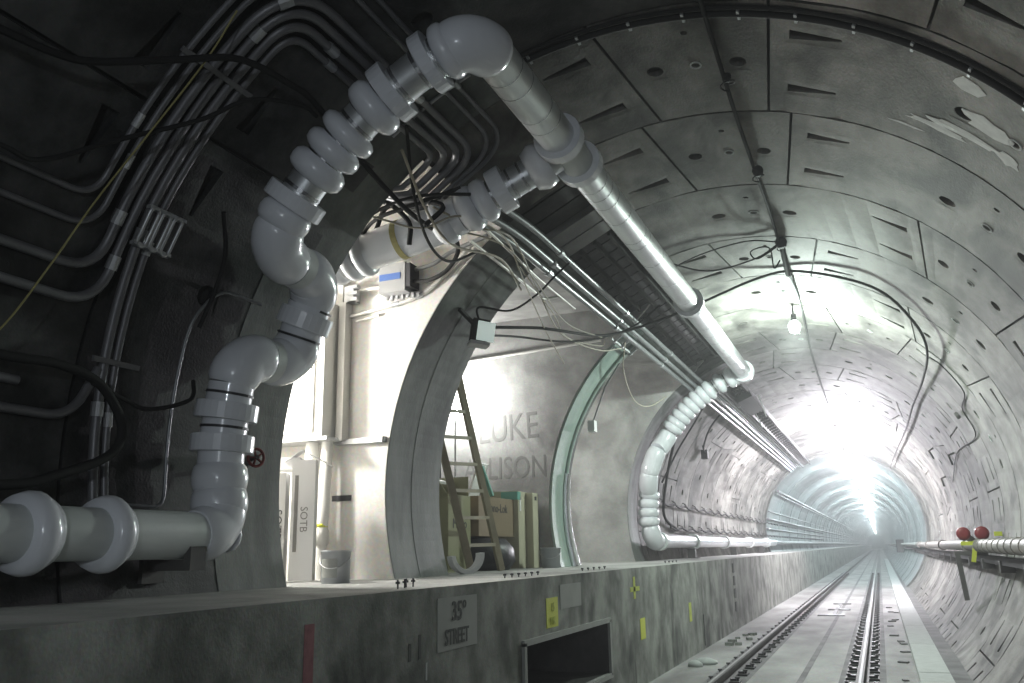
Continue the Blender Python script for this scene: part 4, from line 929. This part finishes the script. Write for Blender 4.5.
# ================================================================= WALKWAY FACE MARKINGS
xf = XB + .004
def patch(y0, y1, z0, z1, mat, name, label=None, th=.004):
    MB().box((XB + th / 2, (y0 + y1) / 2, (z0 + z1) / 2), (th, abs(y1 - y0), z1 - z0)).build(name, mat, walk, label)
patch(4.98, 5.56, .84, 1.165, 'patch_grey', 'sign_patch', 'light grey painted patch with stencilled street number')
text_mesh('35\u00ba', .17, (xf + .003, 5.28, 1.07), (0, 1, 0), (0, 0, 1), 'stencil', 'paint_dark', walk, .001, sx=.95, bold=.002)
text_mesh('STREET', .135, (xf + .003, 5.25, .915), (0, 1, 0), (0, 0, 1), 'stencil', 'paint_dark', walk, .001, sx=.80, bold=.002)
patch(6.92, 7.20, .82, 1.06, 'yellow', 'paint_mark', 'yellow painted mark with faint lettering')
text_mesh('15', .10, (xf + .003, 7.06, .98), (0, 1, 0), (0, 0, 1), 'stencil', 'spray_yellow', walk, .001)
text_mesh('MK', .09, (xf + .003, 7.06, .87), (0, 1, 0), (0, 0, 1), 'stencil', 'spray_yellow', walk, .001)
patch(7.27, 7.84, .95, 1.155, 'patch_grey', 'grey_patch')
patch(9.94, 10.16, .44, .67, 'yellow', 'paint_mark'); patch(9.72, 9.80, .90, 1.14, 'spray_yellow', 'paint_mark'); patch(9.58, 9.98, .98, 1.03, 'spray_yellow', 'paint_mark'); patch(12.7, 12.86, .42, .68, 'spray_yellow', 'paint_mark')
patch(3.60, 3.68, .80, 1.12, 'spray_pink', 'paint_mark', 'pink sprayed streak', .002)
patch(4.83, 4.85, .70, .80, 'patch_light', 'paint_mark', None, .002)
for k, (y, z, s) in enumerate(((4.74, .90, .07), (4.62, .88, .05))):
    patch(y, y + .03, z - s, z + s, 'paint_dark', 'paint_mark', None, .002)
# anchor bolts standing along the walkway edge
def bolt_group(pts, h, label):
    for k, (x, y) in enumerate(pts):
        t = empty('anchor_bolt', (x, y, ZB), '%s, %s from the left' % (label, ordinal(k + 1)), 'bolt', 'anchor bolts along the walkway edge')
        MB().tube([(x, y, ZB), (x, y, ZB + h)], .006, 6).build('stud', 'print', t); MB().lathe((x, y, ZB + h * .55), (0, 0, 1), [(0, 0), (0, .014), (.014, .014), (.014, 0)], 6, smooth=False).build('nut', 'print', t)
def ordinal(n): return '%d%s' % (n, 'th' if 10 < n % 100 < 14 else {1: 'st', 2: 'nd', 3: 'rd'}.get(n % 10, 'th'))
bolt_group([(-2.78, 4.76), (-2.80, 4.88), (-2.84, 4.97), (-2.84, 5.06)], .055, 'dark anchor bolt on the walkway before the broad rib')
bolt_group([(-2.86, 6.62 + .15 * k) for k in range(6)], .035, 'small anchor bolt on the walkway before the ladder')
bolt_group([(-2.88, 8.7 + .2 * k) for k in range(5)], .03, 'small anchor bolt on the walkway by the green rib')
bolt_group([(-2.9, 12.6 + .25 * k) for k in range(4)], .03, 'small anchor bolt on the walkway near the ribbed pipe')
# light repair patches on the right roof segments
def lumpy(a, y, w_, l_, n, seed, label):
    random.seed(seed); mb = MB(); pts = [cyl(a, y, R - .003)]
    for k in range(n):
        th = 2 * pi * k / n; q = .6 + .5 * random.random(); pts.append(cyl(a + math.degrees(w_ / R) * cos(th) * q, y + l_ * sin(th) * q, R - .003))
    mb.add(pts, [(0, k + 1, (k + 1) % n + 1) for k in range(n)]); mb.add([p + (Vector((CX, p.y, CZ)) - p).normalized() * -.006 for p in pts], [(0, k + 1, (k + 1) % n + 1) for k in range(n)])
    mb.build('repair_patch', 'cement_smear', wall_right if a > 45 else ceiling, label)
lumpy(40.5, 5.85, .26, .05, 16, 3, 'whitish smeared repair patch'); lumpy(44.5, 5.75, .30, .07, 16, 4, 'whitish smeared repair patch'); lumpy(47, 5.5, .20, .10, 14, 5, 'whitish smeared repair patch'); lumpy(43.2, 5.15, .13, .09, 7, 6, 'pale squarish repair patch'); lumpy(36, 6.0, .18, .02, 10, 7, None); lumpy(50.5, 5.75, .1, .09, 12, 8, None)

# ================================================================= TRACK
def rail(x, label):
    t = empty('running_rail', (x, 40, ZF), label, 'rail', 'running rails')
    Y0, Y1 = -10, 330
    MB().box((x, (Y0 + Y1) / 2, .055), (.068, Y1 - Y0, .034)).build('rail_head', ['rail_steel'], t)
    MB().box((x, (Y0 + Y1) / 2, .0735), (.024, Y1 - Y0, .004)).build('running_band', 'rail_head', t, 'polished top of the rail')
    MB().box((x, (Y0 + Y1) / 2, .005), (.018, Y1 - Y0, .08)).build('rail_web', 'rail_steel', t); MB().box((x, (Y0 + Y1) / 2, -.034), (.14, Y1 - Y0, .018)).build('rail_foot', 'rail_steel', t)
    return t
rails = [rail(-1.80, 'left running rail beside the walkway'), rail(-.345, 'right running rail with a shiny head')]
# fasteners: one shared mesh of plate, clips and bolts per fastener
fm = MB(); fm.box((0, 0, .012), (.36, .20, .024))
for s in (-1, 1):
    fm.box((s * .105, 0, .035), (.07, .09, .03)); fm.tube([(s * .15, 0, .02), (s * .15, 0, .062)], .016, 6); fm.box((s * .15, 0, .058), (.05, .05, .015))
fme = fm.mesh('rail_fastener', 'clip_steel')
for x, rl in ((-1.80, rails[0]), (-.345, rails[1])):
    for k in range(75):
        o = bpy.data.objects.new('rail_fastener', fme); COL.objects.link(o); o.parent = rl; o.location = Vector((x, 3.0 + k * .62, ZF)) - rl.location
def ordinal(n): return '%d%s' % (n, 'th' if 10 < n % 100 < 14 else {1: 'st', 2: 'nd', 3: 'rd'}.get(n % 10, 'th'))
# slab details
for (x, w_, m, nm) in ((-1.0, .07, 'dark_slab', 'slab_joint'), (-1.80, .46, 'dark_slab', 'rail_seat'), (-.345, .50, 'dark_slab', 'rail_seat')):
    MB().box((x, 160, ZF + (.001 if nm == 'rail_seat' else .003)), (w_, 342, .003)).build(nm, m, floor)
for k in range(30):
    ya = 2 + 3 * k
    o = MB().box((.40, ya + 1.49, ZF + .055), (.32, 2.97, .11)).thing('trough_cover', 'patch_light', 'pale concrete trough cover right of the track, %s in its row from the camera' % ordinal(k + 1), 'cover', 'trough covers in line')
g = empty('drain_grate', (-1.15, 22.6, ZF), 'dark steel grate set between the rails', 'grate')
for yy, x0, x1 in ((20.6, -1.42, -.86), (22.4, -1.3, -.8), (24.6, -1.28, -.85)): MB().box(((x0 + x1) / 2, yy, ZF + .012), (x1 - x0, .35, .02)).build('plate', 'grating', g)
MB().box((-1.1, 22.5, ZF + .01), (.08, 4.0, .018)).build('bar', 'grating', g)
for k, (x, y, s) in enumerate(((-2.30, 12.0, .16), (-2.38, 11.7, .10))):
    mb = MB(); mb.lathe((x, y, ZF), (0, 0, 1), [(0, 0), (0, s), (.04, s * .95), (.07, s * .5), (.08, 0)], 9); mb.thing('rubble_lump', 'patch_light', ['pale crumpled lump on the track floor by the walkway', 'small crumpled scrap next to the pale lump'][k], 'debris')
random.seed(3)
for k in range(9):
    x = -2.45 + random.random() * .35; y = 14.2 + random.random() * 2; s = .02 + .03 * random.random(); MB().box((x, y, ZF + s / 2), (s * 2, s * 2.5, s), Matrix.Rotation(random.random() * 3, 3, 'Z')).thing('debris_chip', 'walkway', 'small concrete chip scattered at the foot of the walkway wall', 'debris', 'chips by the walkway')
for k in range(14):
    x = .0 + random.random() * .2; y = 8.5 + k * 1.1 + random.random(); s = .02 + .03 * random.random(); MB().box((x, y, ZF + s / 4), (s * 3, s * 2, s / 2), Matrix.Rotation(random.random() * 3, 3, 'Z')).thing('debris_chip', 'dark_slab', 'dark scrap lying between the right rail and the trough covers', 'debris', 'scraps by the trough covers')

# ================================================================= RIGHT WALL
sp = empty('fire_standpipe', (1.30, 14.5, 1.2), 'pale fire standpipe on the right wall with two red outlet caps', 'pipe')
MB().tube([(1.32, -6, 1.40), (1.32, 320, 1.40)], .085, 18).build('pipe', 'standpipe', sp)
for k in range(24):
    MB().lathe((1.32, 7.5 + .55 * k, 1.40), (0, 1, 0), [(-.03, .085), (-.025, .094), (.025, .094), (.03, .085)], 16).build('wrap_ring', 'standpipe', sp) if k < 13 else None
for yy in (15.8, 22, 28, 34): MB().lathe((1.32, yy, 1.40), (0, 1, 0), [(-.08, .085), (-.08, .115), (.08, .115), (.08, .085)], 16, smooth=False).build('pipe_coupling', 'standpipe', sp)
for k, (x, yy) in enumerate(((1.16, 14.4), (1.38, 14.15))):
    ou = MB().tube([(1.32, yy + .18, 1.44), (x, yy + .08, 1.57)], .05, 12).build('outlet', 'standpipe', sp)
    MB().lathe((x, yy + .08, 1.575), (-.08, -1, 0), [(0, 0), (0, .09), (.05, .097), (.09, .09), (.10, .05), (.105, 0)], 20).build('outlet_cap', 'red', ou, 'round dark red outlet cap')
MB().box((1.17, 14.2, 1.435), (.17, .02, .055)).build('tag', 'yellow', sp, 'yellow tag'); MB().box((1.24, 14.2, 1.27), (.06, .012, .2), Matrix.Rotation(radians(12), 3, 'Y')).build('tag', 'yellow', sp, 'hanging yellow tag'); MB().box((1.56, 14.0, 1.56), (.10, .03, .06)).build('tag', 'yellow', sp)
mb = MB(); mb.bar((1.08, 15.0, 1.30), (1.13, 15.0, .60), .07, .07); mb.build('leg', 'rail_steel', sp, 'slanted dark steel leg'); mb = MB(); mb.bar((1.04, 15.0, 1.29), (1.50, 15.0, 1.29), .06, .06); mb.build('arm', 'rail_steel', sp)
tr = empty('cable_trunking', (1.42, 20, 1.16), 'dark cable trunking running below the standpipe', 'trunking')
MB().box((1.42, 150, 1.215), (.16, 318, .09)).build('body', 'rubber', tr)
for k in range(18): MB().box((1.40, 6.2 + 2.0 * k, 1.15), (.16, .14, .14)).build('bracket', 'rail_steel', tr)
for k, (a, y0) in enumerate(((60, 20), (68, 17.5), (72, 21))):
    mb = MB(); mb.tube([cyl(a, y0, 2.80), cyl(a, y0, 2.7), cyl(a + 3.5, y0 + .2, 2.7)], .02, 6); mb.thing('wall_hook', 'rail_steel', '%s dark wall hook on the right lining' % ('upper', 'nearer low', 'farther low')[k], 'hook')
MB().lathe(cyl(62, 14.2, 2.79), cyl(62, 0, -1) - cyl(62, 0, 0), [(0, .05), (.02, .06), (.05, .05), (.05, 0)], 10).thing('wall_hook', 'rail_steel', 'round anchor boss on the right lining above the standpipe', 'hook')
q = empty('equipment_box', (1.22, 62, .9), 'dark equipment box far down the right wall at the end of the standpipe view', 'box')
MB().box((1.22, 62, 1.3), (.45, 1.6, .8)).build('body', 'rail_steel', q); MB().box((1.0, 62, 1.3), (.02, 1.3, .6)).build('door', 'rubber', q)
